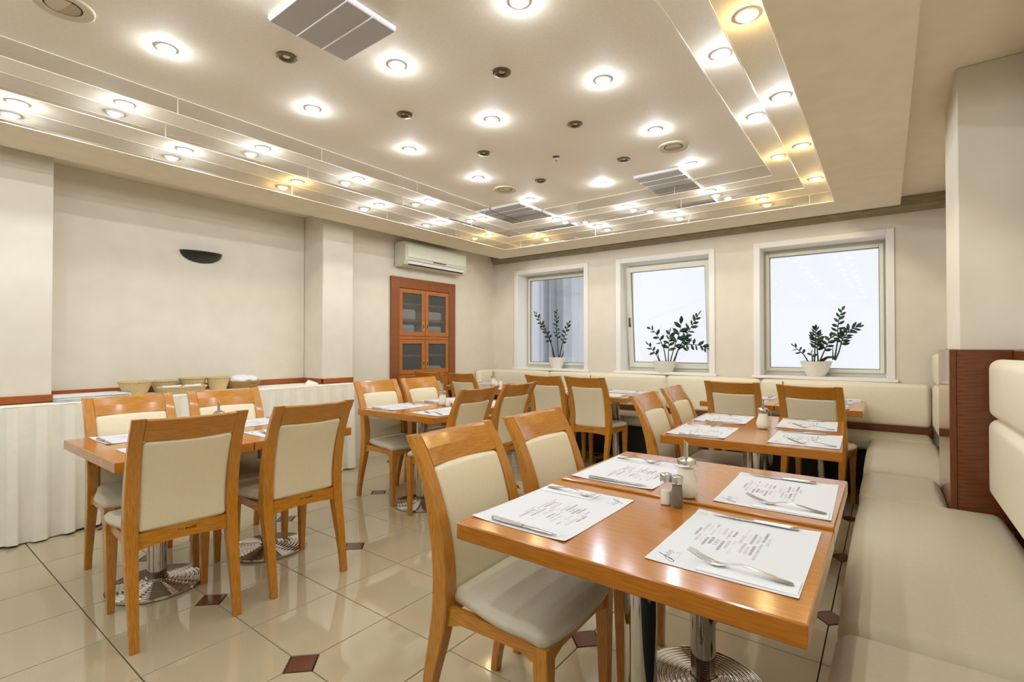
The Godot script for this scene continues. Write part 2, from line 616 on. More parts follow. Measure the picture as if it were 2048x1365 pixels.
func build_walls():
	var w := structure("wall_left", "cream plaster wall with two shallow pilasters")
	var s := S()
	# around the cupboard's niche
	box(s, Vector3(WX, 0, -3.10), Vector3(-5.0, TOP, -3.80))
	box(s, Vector3(WX, 0, -4.66), Vector3(-5.0, TOP, -5.95))
	box(s, Vector3(WX, 1.93, -3.80), Vector3(-5.0, TOP, -4.66))
	box(s, Vector3(WX, 0, -3.80), Vector3(-5.0, 0.87, -4.66))
	box(s, Vector3(-4.86, 0.87, -3.80), Vector3(-5.0, 1.93, -4.66))
	made(s, "wall_panel", M.wall, w)
	made_box("bay_wall", Vector3(BX, 0, -0.79), Vector3(-5.0, TOP, -2.76), M.wall, w)
	made_box("pilaster", Vector3(CX, 0, -2.765), Vector3(-5.0, TOP, -3.11), M.wall, w, 0.003)
	made_box("pilaster", Vector3(CX, 0, 4.4), Vector3(-5.0, TOP, -0.785), M.wall, w, 0.003)
	w = structure("wall_back", "cream plaster window wall")
	s = S()
	var a := WZ - 0.36
	box(s, Vector3(-5.0, 0, WZ), Vector3(0.8, 0.9, a))
	box(s, Vector3(-5.0, 2.238, WZ), Vector3(0.8, TOP + 0.05, a))
	for q in [[-5.0, -4.137], [-3.081, -2.583], [-1.537, -1.037], [0.008, 0.8]]:
		box(s, Vector3(q[0], 0.9, WZ), Vector3(q[1], 2.238, a))
	made(s, "wall_panel", M.wall, w)
	w = structure("wall_right", "cream plaster wall with a square column above the bench")
	made_box("wall_panel", Vector3(0.50, 0, 4.4), Vector3(0.8, TOP, -5.95), M.wall, w)
	made_box("column", Vector3(0.276, 1.206, -3.13), Vector3(0.6, TOP, -3.72), M.wall, w, 0.003)
	w = structure("wall_front", "cream plaster wall behind the viewer")
	made_box("wall_panel", Vector3(-5.0, 0, 4.3), Vector3(0.8, 2.9, 4.5), M.wall, w)
	# wooden chair rail round the bay
	w = structure("trim_1", "reddish wooden rail above the draped buffet")
	for q in [[BX, BX + 0.016, -0.79, -2.76], [CX, CX + 0.016, -2.75, -3.112], [CX, CX + 0.016, 4.2, -0.79]]:
		made_box("rail", Vector3(q[0], 0.858, q[2]), Vector3(q[1], 0.906, q[3]), M.rail, w, 0.003)
	made_box("rail", Vector3(BX, 0.858, -2.75), Vector3(CX + 0.016, 0.906, -2.766), M.rail, w, 0.003)
	w = structure("trim_2", "greyish streaked cornice box along the window wall")
	s = S()
	prism(s, PackedVector2Array([Vector2(0, 2.415), Vector2(0.045, 2.415), Vector2(0.052, 2.435), Vector2(0.10, 2.455), Vector2(0.10, 2.5395), Vector2(0, 2.5395)]), WX + 0.03, 0.499, Basis(Vector3(0, 0, 1), Vector3(0, 1, 0), Vector3(1, 0, 0)), Vector3(0, 0, WZ))
	made(s, "cornice", M.cornice, w)
	# light well beyond the left window
	w = structure("wall_outside", "pale blue grey ribbed wall with downpipes outside the left window")
	s = S()
	box(s, Vector3(-6.6, -0.2, -7.15), Vector3(-3.45, 4.0, -7.3))
	for k in 12:
		box(s, Vector3(-6.4 + k * 0.25, -0.2, -7.12), Vector3(-6.28 + k * 0.25, 4.0, -7.16), 0.01)
	made(s, "ribbed_panel", M.outside, w)
	for q in [[-4.58, 0.05], [-4.42, 0.045], [-4.30, 0.03]]:
		s = S()
		tube(s, [Vector3(q[0], -0.2, -7.02), Vector3(q[0], 4.0, -7.02)], q[1], 16)
		made(s, "downpipe", M.outside_pipe, w)

func made_box(called: String, a: Vector3, b: Vector3, m: Material, parent: Node = null, bev := 0.0) -> MeshInstance3D:
	return put(called, box_mesh(a, b, bev), m, parent)

# a flat frame: outer rectangle less inner, between two heights; each rectangle is [x0, x1, z0, z1]
func ring_slab(called: String, o: Array, i: Array, y0: float, y1: float, m: Material, parent: Node):
	var s := S()
	box(s, Vector3(o[0], y0, o[2]), Vector3(i[0], y1, o[3]))
	box(s, Vector3(i[1], y0, o[2]), Vector3(o[1], y1, o[3]))
	box(s, Vector3(i[0], y0, o[2]), Vector3(i[1], y1, i[2]))
	box(s, Vector3(i[0], y0, i[3]), Vector3(i[1], y1, o[3]))
	made(s, called, m, parent)

const Y0 := 2.45
const Y1 := 2.54
const Y2 := 2.635
const Y3 := 2.735
const R0 := [-4.30, 0.107, -5.43, 4.0]
const R1 := [-3.85, -0.34, -4.965, 3.55]
const R2 := [-3.62, -0.53, -4.735, 3.32]
const R3 := [-3.426, -0.735, -4.55, 3.13]

func build_ceiling():
	var c := structure("ceiling", "stepped ceiling tray papered in beige and lined with mirror strips")
	ring_slab("upper_ceiling", [-5.0, 0.8, -5.95, 4.4], R1, Y1 + 0.0005, 2.9, M.soffit, c)
	ring_slab("soffit", R0, R1, Y0, Y1, M.soffit, c)
	ring_slab("step", R1, R2, Y1, 2.88, M.paper, c)
	ring_slab("step", R2, R3, Y2, 2.87, M.paper, c)
	made_box("tray_ceiling", Vector3(R3[0], Y3, R3[2]), Vector3(R3[1], 2.86, R3[3]), M.paper, c)
	var k := 0
	for q in [[R1, Y0, Y1], [R2, Y1, Y2], [R3, Y2, Y3]]:
		var r: Array = q[0]
		var y0: float = q[1] + 0.004
		var y1: float = q[2] - 0.005
		# side risers: panels 0.96 long with a fine joint
		for sx in 2:
			var x: float = r[sx]
			var inw := 0.004 if sx == 0 else -0.004
			var z: float = r[3]
			var cuts := [r[3]]
			for j in range(6, -8, -1):
				var zz := -1.165 + j * 0.962
				if zz < r[3] and zz > r[2]:
					cuts.append(zz)
			cuts.append(r[2])
			for j in cuts.size() - 1:
				made_box("mirror_panel", Vector3(x, y0, cuts[j] - 0.0025), Vector3(x + inw, y1, cuts[j + 1] + 0.0025), M.mirror, c)
			made_box("edge_trim", Vector3(x - inw * 0.6, q[1] - 0.0008, r[2] - 0.004), Vector3(x + inw * 1.15, q[1] + 0.0035, r[3] + 0.004), M.bead, c, 0.001)
			made_box("edge_trim", Vector3(x, q[2] - 0.0045, r[2]), Vector3(x + inw * 1.6, q[2], r[3]), M.bead, c, 0.001)
		for sz in [2, 3]:
			var z: float = r[sz]
			var inw := 0.004 if sz == 2 else -0.004
			var cuts := [r[0]]
			for j in 4:
				var xx := -3.61 + j * 1.03
				if xx > r[0] + 0.1 and xx < r[1]:
					cuts.append(xx)
			cuts.append(r[1])
			for j in cuts.size() - 1:
				made_box("mirror_panel", Vector3(cuts[j] + 0.0025, y0, z), Vector3(cuts[j + 1] - 0.0025, y1, z + inw), M.mirror, c)
			made_box("edge_trim", Vector3(r[0] - 0.004, q[1] - 0.0008, z - inw * 0.6), Vector3(r[1] + 0.004, q[1] + 0.0035, z + inw * 1.15), M.bead, c, 0.001)
			made_box("edge_trim", Vector3(r[0], q[2] - 0.0045, z), Vector3(r[1], q[2], z + inw * 1.6), M.bead, c, 0.001)

func build_windows():
	var xs := [[-4.137, -3.081], [-2.583, -1.537], [-1.037, 0.008]]
	var kinds := ["left window with a bluish view of downpipes", "middle window with its sash tilted inwards", "right window beside the column"]
	for k in 3:
		var a: float = xs[k][0]
		var b: float = xs[k][1]
		var w := structure("window_%d" % (k + 1), kinds[k])
		var y0 := 0.928
		var y1 := 2.238
		var zf := -5.90
		# white lining and casing
		var s := S()
		box(s, Vector3(a, y0, WZ + 0.012), Vector3(a + 0.004, y1, zf))
		box(s, Vector3(b - 0.004, y0, WZ + 0.012), Vector3(b, y1, zf))
		box(s, Vector3(a, y1 - 0.004, WZ + 0.012), Vector3(b, y1, zf))
		made(s, "reveal_lining", M.white, w)
		for q in [[a - 0.058, a + 0.002, 0.928, y1 + 0.055], [b - 0.002, b + 0.058, 0.928, y1 + 0.055]]:
			made_box("casing", Vector3(q[0], q[2], WZ), Vector3(q[1], q[3], WZ + 0.016), M.white, w, 0.004)
		made_box("casing", Vector3(a, y1 - 0.002, WZ), Vector3(b, y1 + 0.055, WZ + 0.0155), M.white, w, 0.004)
		made_box("sill", Vector3(a - 0.075, 0.90, WZ + 0.045), Vector3(b + 0.08, 0.928, zf), M.white, w, 0.005)
		# fixed frame
		s = S()
		var fw := 0.032
		box(s, Vector3(a, y0, zf + 0.03), Vector3(a + fw, y1, zf - 0.04), 0.003)
		box(s, Vector3(b - fw, y0, zf + 0.03), Vector3(b, y1, zf - 0.04), 0.003)
		box(s, Vector3(a + fw, y1 - fw, zf + 0.03), Vector3(b - fw, y1, zf - 0.04), 0.003)
		box(s, Vector3(a + fw, y0, zf + 0.03), Vector3(b - fw, y0 + fw + 0.005, zf - 0.04), 0.003)
		made(s, "frame", M.frame, w)
		# sash with its pane, hinged at the foot
		var sash := Node3D.new()
		sash.name = "sash"
		w.add_child(sash)
		sash.position = Vector3(0, y0 + fw + 0.008, zf + 0.045)
		if k == 1:
			sash.rotation_degrees.x = 5.2
		var hh := y1 - y0 - 2 * fw - 0.014
		var sw := 0.034 if k != 1 else 0.062
		var l := a + fw - 0.012
		var r := b - fw + 0.012
		s = S()
		box(s, Vector3(l, 0, -0.02), Vector3(l + sw, hh, 0.02), 0.004)
		box(s, Vector3(r - sw, 0, -0.02), Vector3(r, hh, 0.02), 0.004)
		box(s, Vector3(l + sw, hh - sw, -0.02), Vector3(r - sw, hh, 0.02), 0.004)
		box(s, Vector3(l + sw, 0, -0.02), Vector3(r - sw, sw, 0.02), 0.004)
		var so := made(s, "sash_frame", M.frame, sash)
		s = S()
		for q in [[l + sw, l + sw + 0.005, sw, hh - sw], [r - sw - 0.005, r - sw, sw, hh - sw]]:
			box(s, Vector3(q[0], q[2], -0.012), Vector3(q[1], q[3], 0.008))
		box(s, Vector3(l + sw, sw, -0.012), Vector3(r - sw, sw + 0.006, 0.008))
		box(s, Vector3(l + sw, hh - sw - 0.006, -0.012), Vector3(r - sw, hh - sw, 0.008))
		made(s, "gasket", mat(Color(0.45, 0.46, 0.46), 0.7), sash)
		s = S()
		box(s, Vector3(l + sw, sw, -0.003), Vector3(r - sw, hh - sw, 0.001))
		made(s, "pane", M.glass, sash)
		if k == 1:
			s = S()
			lathe(s, [Vector2(0, 0), Vector2(0.016, 0), Vector2(0.016, 0.01), Vector2(0, 0.012)], 16)
			box(s, Vector3(-0.011, 0.006, -0.10), Vector3(0.011, 0.018, 0.012), 0.005)
			var hd := made(s, "handle", M.brass_dim, sash)
			hd.rotation_degrees.x = 90
			hd.position = Vector3(l + 0.03, hh * 0.42, 0.02)

# --- benches -------------------------------------------------------------------
func cushion(parent: Node, called: String, lo: Vector3, hi: Vector3, r := 0.03, puff := 0.012):
	var s := S()
	pillow(s, (lo + hi) / 2, hi - lo, r, puff, 5)
	made(s, called, M.bench_seat if called == "seat_cushion" else M.bench, parent)

func build_benches():
	var b := thing("back_bench", "long cream leather banquette running under the three windows", "bench")
	made_box("base", Vector3(-4.5, 0, -5.15), Vector3(0.48, 0.36, -5.60), M.dark, b)
	for q in [[-4.545, -3.572], [-3.566, -1.992], [-1.986, -1.022], [-1.016, 0.302]]:
		cushion(b, "back_cushion", Vector3(q[0], 0.518, -5.607), Vector3(q[1], 0.893, -5.512), 0.036, 0.008)
	cushion(b, "back_cushion", Vector3(-4.548, 0.518, -5.505), Vector3(-4.455, 0.893, -5.17), 0.036, 0.008)
	for q in [[-4.53, -3.0], [-2.995, -1.5], [-1.495, 0.30]]:
		cushion(b, "seat_cushion", Vector3(q[0], 0.365, -5.515), Vector3(q[1], 0.470, -5.04), 0.035, 0.006)
	made_box("wood_strip", Vector3(-4.54, 0.455, -5.517), Vector3(0.31, 0.530, -5.565), M.dark_x, b, 0.002)
	b = thing("side_bench", "near section of the cream side banquette filling the lower right corner", "bench")
	made_box("base", Vector3(-0.03, 0, 1.0), Vector3(0.44, 0.36, -3.085), M.dark, b)
	var f := thing("side_bench", "far section of the cream side banquette beyond the wooden block", "bench")
	made_box("base", Vector3(-0.03, 0, -3.09), Vector3(0.225, 0.36, -5.03), M.dark, f)
	cushion(f, "seat_cushion", Vector3(-0.118, 0.345, -5.03), Vector3(0.315, 0.474, -3.686), 0.045, 0.006)
	cushion(f, "seat_cushion", Vector3(-0.115, 0.345, -3.680), Vector3(0.233, 0.474, -3.094), 0.045, 0.006)
	for q in [[-3.088, -1.606], [-1.600, -0.1], [-0.094, 1.0]]:
		cushion(b, "seat_cushion", Vector3(-0.112, 0.345, q[0]), Vector3(0.415, 0.474, q[1]), 0.045, 0.008)
	for q in [[-3.07, -1.40], [-1.39, 0.4]]:
		cushion(b, "back_cushion", Vector3(0.362, 0.553, q[0]), Vector3(0.448, 0.902, q[1]), 0.04, 0.006)
		cushion(b, "back_cushion", Vector3(0.362, 0.906, q[0] + 0.02), Vector3(0.448, 1.165, q[1]), 0.04, 0.006)
	cushion(f, "back_cushion", Vector3(0.308, 0.530, -5.50), Vector3(0.396, 0.905, -3.715), 0.04, 0.006)
	cushion(f, "back_cushion", Vector3(0.308, 0.909, -5.50), Vector3(0.396, 1.165, -3.715), 0.04, 0.006)
	made_box("wood_backing", Vector3(0.450, 0.36, 1.0), Vector3(0.497, 1.206, -3.10), M.dark_z, b, 0.003)
	made_box("wood_backing", Vector3(0.398, 0.36, -3.71), Vector3(0.497, 1.206, -5.50), M.dark_z, f, 0.003)
	b = thing("bench_partition", "square brown wooden block below the column dividing the side bench", "partition")
	made_box("front_panel", Vector3(0.262, 0.40, -3.094), Vector3(0.449, 1.206, -3.112), M.dark_x, b, 0.001)
	made_box("corner_post", Vector3(0.2365, 0.40, -3.092), Vector3(0.2615, 1.2065, -3.117), M.dark_y, b, 0.002)
	made_box("side_panel", Vector3(0.2365, 0.40, -3.1175), Vector3(0.262, 1.206, -3.70), M.dark_gloss, b, 0.002)
	made_box("top_board", Vector3(0.2625, 1.186, -3.1125), Vector3(0.4975, 1.2055, -3.708), M.dark_x, b, 0.001)

# --- the draped buffet ----------------------------------------------------------
func build_buffet():
	var b := thing("buffet_table", "long buffet table in pleated cream cloth along the left wall", "table")
	var s := S()
	box(s, Vector3(-4.275, 0.842, 1.2), Vector3(-4.40, 0.854, -3.045), 0.005)
	box(s, Vector3(-4.40, 0.842, -0.80), Vector3(-4.733, 0.854, -2.748), 0.0)
	made(s, "tablecloth", M.cloth, b)
	made_box("tabletop", Vector3(-4.29, 0.815, 1.2), Vector3(-4.40, 0.841, -3.03), M.dark, b)
	# the skirt: box pleats that open towards the floor, turning the corner at the far end
	s = S()
	s.set_smooth_group(1)
	var pitch := 0.134
	var rows := 12
	var n := 620
	var front := 4.2
	var total := front + 0.16
	var g := []
	for i in n + 1:
		var d := total * i / n
		var col := []
		var ph := fposmod(d / pitch, 1.0)
		var which := int(d / pitch)
		var wob := sin(which * 12.9898) * 0.5 + sin(which * 4.1) * 0.5
		var tri := smoothstep(0.0, 0.07, ph) - smoothstep(0.46, 0.56, ph)
		for j in rows + 1:
			var v := j / float(rows)
			var open := 0.017 + 0.032 * pow(v, 0.8) * (1.0 + 0.25 * wob)
			var o := (tri - 0.45) * open + 0.010 * v * sin(d * 7.0 + 1.3) * v + 0.012 * v
			var y := lerpf(0.846, 0.012 + 0.008 * sin(d * 9.0) + 0.006 * tri, v)
			var e := d + 0.02 * v * sin(which * 3.7) * (ph - 0.5)
			if e < front:
				col.append(Vector3(-4.268 + o, y, 1.2 - e))
			else:
				var a := e - front
				var t := clampf(a / 0.05, 0, 1) * PI / 2
				col.append(Vector3(-4.268 - 0.03 + (0.03 + o) * cos(t) - maxf(0, a - 0.05), y, 1.2 - front - (0.03 + o) * sin(t)))
		g.append(col)
	for i in n:
		for j in rows:
			face(s, [g[i][j], g[i + 1][j], g[i + 1][j + 1], g[i][j + 1]], Vector3(1, 0, 0) if i < n * front / total else Vector3(0.6, 0, -1))
	made(s, "skirt", M.cloth, b)
	# what stands on it
	var yt := 0.8545
	var p := thing("placemat_stack", "stack of white printed placemats at the near end of the buffet", "paper stack", Vector3(-4.50, yt, -0.99), 0.06)
	for k in 9:
		var o := made_box("sheet_bundle", Vector3(-0.15, 0.0036 * k, -0.205), Vector3(0.15, 0.0036 * (k + 1) - 0.0003, 0.205), M.paper_stack, p)
		o.rotation.y = 0.045 * sin(k * 2.3)
		o.position.x = 0.006 * sin(k * 1.7)
	basket("round tapering wicker bread basket nearest the stack of placemats", Vector3(-4.53, yt, -1.275), 0.104, 0.066, 0.098, 0)
	basket("small empty wicker basket standing behind the shallow oval basket", Vector3(-4.645, yt, -1.50), 0.088, 0.06, 0.088, 1)
	basket("larger wicker basket third in the row along the bay wall", Vector3(-4.640, yt, -1.705), 0.098, 0.064, 0.10, 2)
	basket("slim upright wicker basket at the right of the oval basket", Vector3(-4.57, yt, -1.875), 0.086, 0.058, 0.10, 3)
	oval_basket("shallow oval braided basket holding rolled white napkins before the round baskets", Vector3(-4.44, yt, -1.56), 0.17, 0.085, 0.05, M.wicker)
	oval_basket("dark shallow oval basket heaped with a white cloth at the far right", Vector3(-4.60, yt, -2.09), 0.15, 0.09, 0.055, M.wicker_dark)
	for k in 2:
		s = S()
		tube(s, [Vector3(-4.45 + 0.012 * k, yt + 0.052, -1.425 - 0.145 * k), Vector3(-4.455, yt + 0.048, -1.49 - 0.145 * k), Vector3(-4.45, yt + 0.055, -1.55 - 0.145 * k)], [0.013, 0.015, 0.012], 12)
		tag(made(s, "rolled_napkin", M.napkin), ["rolled white napkin at the left end of the shallow oval basket", "rolled white napkin at the right end of the shallow oval basket"][k], "napkin", "rolled napkins in the oval basket")
	s = S()
	pillow(s, Vector3(-4.60, yt + 0.072, -2.085), Vector3(0.13, 0.055, 0.22), 0.026, 0.014, 6, func(q: Vector3): return q + Vector3(0, 0.008 * sin(q.z * 60.0 + q.x * 30.0), 0))
	tag(made(s, "cloth_heap", M.napkin), "crumpled white cloth heaped in the dark oval basket", "cloth")
	s = S()
	var nt := [Vector3(-4.45, yt, -2.60), Vector3(-4.53, yt, -2.63), Vector3(-4.47, yt + 0.045, -2.645), Vector3(-4.42, yt, -2.72), Vector3(-4.50, yt, -2.76), Vector3(-4.455, yt + 0.012, -2.74)]
	for q in [[0, 2, 1], [0, 3, 2], [2, 3, 5], [1, 2, 4], [2, 5, 4], [3, 4, 5]]:
		face(s, [nt[q[0]], nt[q[1]], nt[q[2]]], (nt[q[0]] + nt[q[1]] + nt[q[2]]) / 3.0 - Vector3(-4.475, yt + 0.005, -2.68))
	face(s, [nt[0], nt[1], nt[4], nt[3]], Vector3.DOWN)
	tag(made(s, "folded_napkin", M.napkin), "single folded napkin alone on the far end of the buffet", "napkin")

func basket(label: String, at: Vector3, rt: float, rb: float, h: float, k: int):
	var b := thing("bread_basket", label, "basket", at, k * 0.7, "round wicker baskets on the buffet")
	var prof := [Vector2(0, 0), Vector2(rb, 0)]
	for i in 15:
		var v := i / 14.0
		prof.append(Vector2(lerpf(rb, rt, pow(v, 0.85)), 0.002 + h * v))
	for i in 15:
		var v := 1.0 - i / 14.0
		prof.append(Vector2(lerpf(rb, rt, pow(v, 0.85)) - 0.005, 0.004 + h * v))
	prof.append(Vector2(0, 0.006))
	put("body", lathe_mesh(prof, 72, func(a, y): return 0.0016 * sin(a * 18.0 + PI * float(int(y * 150.0) % 2)) + 0.0007 * sin(a * 36.0)), M.wicker, b)
	var s := S()
	for j in 2:
		var pts := []
		for i in 41:
			var a := TAU * i / 40
			pts.append(Vector3((rt + 0.001) * cos(a), h + 0.004 + 0.003 * sin(a * 14 + PI * j), (rt + 0.001) * sin(a)))
		tube(s, pts, 0.0042, 6)
	made(s, "rim", M.wicker, b)

func oval_basket(label: String, at: Vector3, rz: float, rx: float, h: float, m: Material):
	var b := thing("oval_basket", label, "basket", at, 0.0, "shallow oval baskets on the buffet")
	for j in 5:
		var v := j / 4.0
		for t in 2:
			var s := S()
			var pts := []
			for i in 49:
				var a := TAU * i / 48
				var w := 0.0035 * sin(a * 20.0 + PI * t + j * PI)
				pts.append(Vector3((rx * (0.78 + 0.22 * v) + w) * cos(a), 0.006 + h * 0.92 * v + 0.002 * cos(a * 20.0 + PI * t), (rz * (0.82 + 0.18 * v) + w) * sin(a)))
			tube(s, pts, 0.0058, 6)
			made(s, "braid", m, b)
	var s2 := S()
	var fl := []
	for i in 32:
		fl.append(Vector3(rx * 0.8 * cos(TAU * i / 32), 0.004, rz * 0.84 * sin(TAU * i / 32)))
	var fl2 := []
	for q in fl:
		fl2.append(q + Vector3(0, 0.006, 0))
	loft(s2, [fl, fl2], true, 1)
	made(s2, "bottom", m, b)

# --- cupboard, air conditioner, sconce -------------------------------------------
func build_cupboard():
	var c := thing("wall_cupboard", "tall built-in wooden cupboard with four frosted glass doors", "cupboard")
	var x := WX + 0.001
	var z0 := -3.702
	var z1 := -4.757
	made_box("frame", Vector3(x, 0, z0), Vector3(x + 0.035, 2.04, -3.82), M.cup_frame, c, 0.003)
	made_box("frame", Vector3(x, 0, -4.645), Vector3(x + 0.035, 2.04, z1), M.cup_frame, c, 0.003)
	made_box("frame", Vector3(x, 1.915, -3.8205), Vector3(x + 0.034, 2.039, -4.6445), M.cup_frame_z, c, 0.003)
	made_box("crossbar", Vector3(x, 1.310, -3.8205), Vector3(x + 0.022, 1.345, -4.6445), M.cup_door, c, 0.002)
	made_box("crossbar", Vector3(x, 0.855, -3.8205), Vector3(x + 0.022, 0.890, -4.6445), M.cup_door, c, 0.002)
	made_box("lower_panel", Vector3(x, 0.06, -3.8205), Vector3(x + 0.016, 0.852, -4.6445), M.cup_door, c, 0.003)
	# inside: a lining and shelves seen through the frosted panes
	var s := S()
	box(s, Vector3(-4.855, 0.875, -3.805), Vector3(-4.850, 1.925, -4.655))
	box(s, Vector3(-4.85, 0.875, -3.805), Vector3(-4.585, 1.925, -3.815))
	box(s, Vector3(-4.85, 0.875, -4.645), Vector3(-4.585, 1.925, -4.655))
	box(s, Vector3(-4.85, 0.875, -3.815), Vector3(-4.585, 0.885, -4.645))
	made(s, "lining", M.dark, c)
	for y in [1.10, 1.32, 1.525, 1.725]:
		made_box("shelf", Vector3(-4.848, y, -3.816), Vector3(-4.59, y + 0.02, -4.644), M.cup_door, c)
	for q in [[1.545, -3.86, -4.16, 0.13], [1.34, -3.87, -4.14, 0.15], [1.545, -4.28, -4.6, 0.12], [1.34, -4.27, -4.6, 0.14], [0.886, -4.36, -4.6, 0.09]]:
		s = S()
		pillow(s, Vector3(-4.70, q[0] + q[3] / 2 + 0.001, (q[1] + q[2]) / 2), Vector3(0.17, q[3], q[1] - q[2]), 0.03, 0.0, 4)
		made(s, "folded_linen", M.napkin, c)
	for row in [[1.348, 1.912], [0.893, 1.307]]:
		for side in [[-3.822, -4.229], [-4.235, -4.643]]:
			var y0: float = row[0]
			var y1: float = row[1]
			var d := Node3D.new()
			d.name = "door"
			c.add_child(d, true)
			var fw := 0.052
			made_box("stile", Vector3(x + 0.001, y0, side[0]), Vector3(x + 0.026, y1, side[0] - fw), M.cup_door, d, 0.004)
			made_box("stile", Vector3(x + 0.001, y0, side[1]), Vector3(x + 0.026, y1, side[1] + fw), M.cup_door, d, 0.004)
			made_box("door_rail", Vector3(x + 0.001, y1 - fw, side[0] - fw), Vector3(x + 0.026, y1, side[1] + fw), M.cup_door_z, d, 0.004)
			made_box("door_rail", Vector3(x + 0.001, y0, side[0] - fw), Vector3(x + 0.026, y0 + fw, side[1] + fw), M.cup_door_z, d, 0.004)
			made_box("pane", Vector3(x + 0.010, y0 + fw, side[0] - fw), Vector3(x + 0.014, y1 - fw, side[1] + fw), M.frosted, d)
			var hz: float = side[1] + 0.028 if side[0] > -4.0 else side[0] - 0.028
			s = S()
			box(s, Vector3(x + 0.026, y0 + 0.07, hz + 0.014), Vector3(x + 0.029, y0 + 0.17, hz - 0.014), 0.001)
			box(s, Vector3(x + 0.029, y0 + 0.082, hz + 0.010), Vector3(x + 0.034, y0 + 0.092, hz - 0.010), 0.001)
			box(s, Vector3(x + 0.029, y0 + 0.148, hz + 0.010), Vector3(x + 0.034, y0 + 0.158, hz - 0.010), 0.001)
			made(s, "handle", M.brass, d)
			made_box("handle_recess", Vector3(x + 0.0285, y0 + 0.096, hz + 0.007), Vector3(x + 0.0296, y0 + 0.144, hz - 0.007), M.dark, d)

func build_air_conditioner():
	var a := thing("air_conditioner", "cream split air conditioner mounted above the wooden cupboard", "air conditioner")
	var z0 := -3.768
	var z1 := -4.790
	var B := Basis(Vector3(1, 0, 0), Vector3(0, 1, 0), Vector3(0, 0, 1))
	var s := S()
	prism(s, PackedVector2Array([Vector2(0, 2.160), Vector2(0.12, 2.152), Vector2(0.168, 2.172), Vector2(0.190, 2.225), Vector2(0.194, 2.40), Vector2(0.176, 2.432), Vector2(0.0, 2.436)]), z1, z0, B, Vector3(WX + 0.001, 0, 0))
	made(s, "body", M.plastic_side, a)
	made_box("front_panel", Vector3(WX + 0.1925, 2.252, z0 - 0.03), Vector3(WX + 0.201, 2.405, z1 + 0.012), M.plastic, a, 0.003)
	# the outlet along the lower front edge: dark slot, louvre, dark slot
	var t := Basis(Vector3(0, 0, 1), atan2(2.225 - 2.172, 0.022) - PI / 2)
	var mk := func(called: String, v0: float, v1: float, out: float, m: Material, za: float, zb: float):
		var q := S()
		box(q, Vector3(-0.004, v0, za), Vector3(out, v1, zb), 0.001)
		var o := made(q, called, m, a)
		o.transform = Transform3D(t, Vector3(WX + 0.169, 2.172, 0))
	mk.call("outlet_slot", -0.004, 0.010, 0.002, M.dark, z0 - 0.06, z1 + 0.045)
	mk.call("louvre", 0.012, 0.046, 0.006, M.vent_white, z0 - 0.05, z1 + 0.04)
	mk.call("upper_slot", 0.047, 0.051, 0.002, M.dark, z0 - 0.05, z1 + 0.04)
	made_box("display_slot", Vector3(WX + 0.190, 2.2345, -4.20), Vector3(WX + 0.1955, 2.2445, -4.42), M.dark, a)
	s = S()
	box(s, Vector3(WX + 0.0, 2.165, z0 + 0.0005), Vector3(WX + 0.004, 2.432, z0 + 0.002))
	box(s, Vector3(WX + 0.006, 2.17, z0 + 0.0002), Vector3(WX + 0.008, 2.20, z0 + 0.001))
	box(s, Vector3(WX + 0.006, 2.198, z0 + 0.0002), Vector3(WX + 0.03, 2.20, z0 + 0.001))
	made(s, "seam", M.dark, a)

func build_sconce():
	var c := thing("wall_sconce", "black half bowl wall lamp alone on the bay wall", "wall lamp", Vector3(BX + 0.001, 1.945, -1.805))
	var s := S()
	s.set_smooth_group(1)
	var g := []
	for i in 25:
		var u := -1.0 + i / 12.0
		var row := []
		for j in 13:
			var v := j / 12.0
			# a quarter-lens: rim at the top leans out from the wall, keel below
			var wide := 0.168 * sqrt(maxf(0.0, 1.0 - pow(1.0 - v, 2.0)))
			var d := 0.11 * sin(v * PI / 2) * pow(maxf(0.0, 1.0 - u * u), 0.6)
			row.append(Vector3(d, 0.094 * v + 0.004 * u * u * v, -wide * u))
		g.append(row)
	for i in 24:
		for j in 12:
			face(s, [g[i][j], g[i + 1][j], g[i + 1][j + 1], g[i][j + 1]], Vector3(1, -0.4, 0))
	s.set_smooth_group(2)
	for i in 24:
		for j in 12:
			face(s, [g[i][j] * Vector3(0.95, 1, 0.97) , g[i + 1][j] * Vector3(0.95, 1, 0.97), g[i + 1][j + 1] * Vector3(0.95, 1, 0.97), g[i][j + 1] * Vector3(0.95, 1, 0.97)], Vector3(-1, 0.4, 0))
	made(s, "bowl", M.black, c)
	s = S()
	tube(s, range(25).map(func(i): return g[i][12]), 0.0022, 6)
	made(s, "rim", mat(Color(0.8, 0.78, 0.72), 0.3, 0.5), c)
	made_box("wall_plate", Vector3(0, 0.02, 0.06), Vector3(0.012, 0.085, -0.06), M.black, c, 0.002)

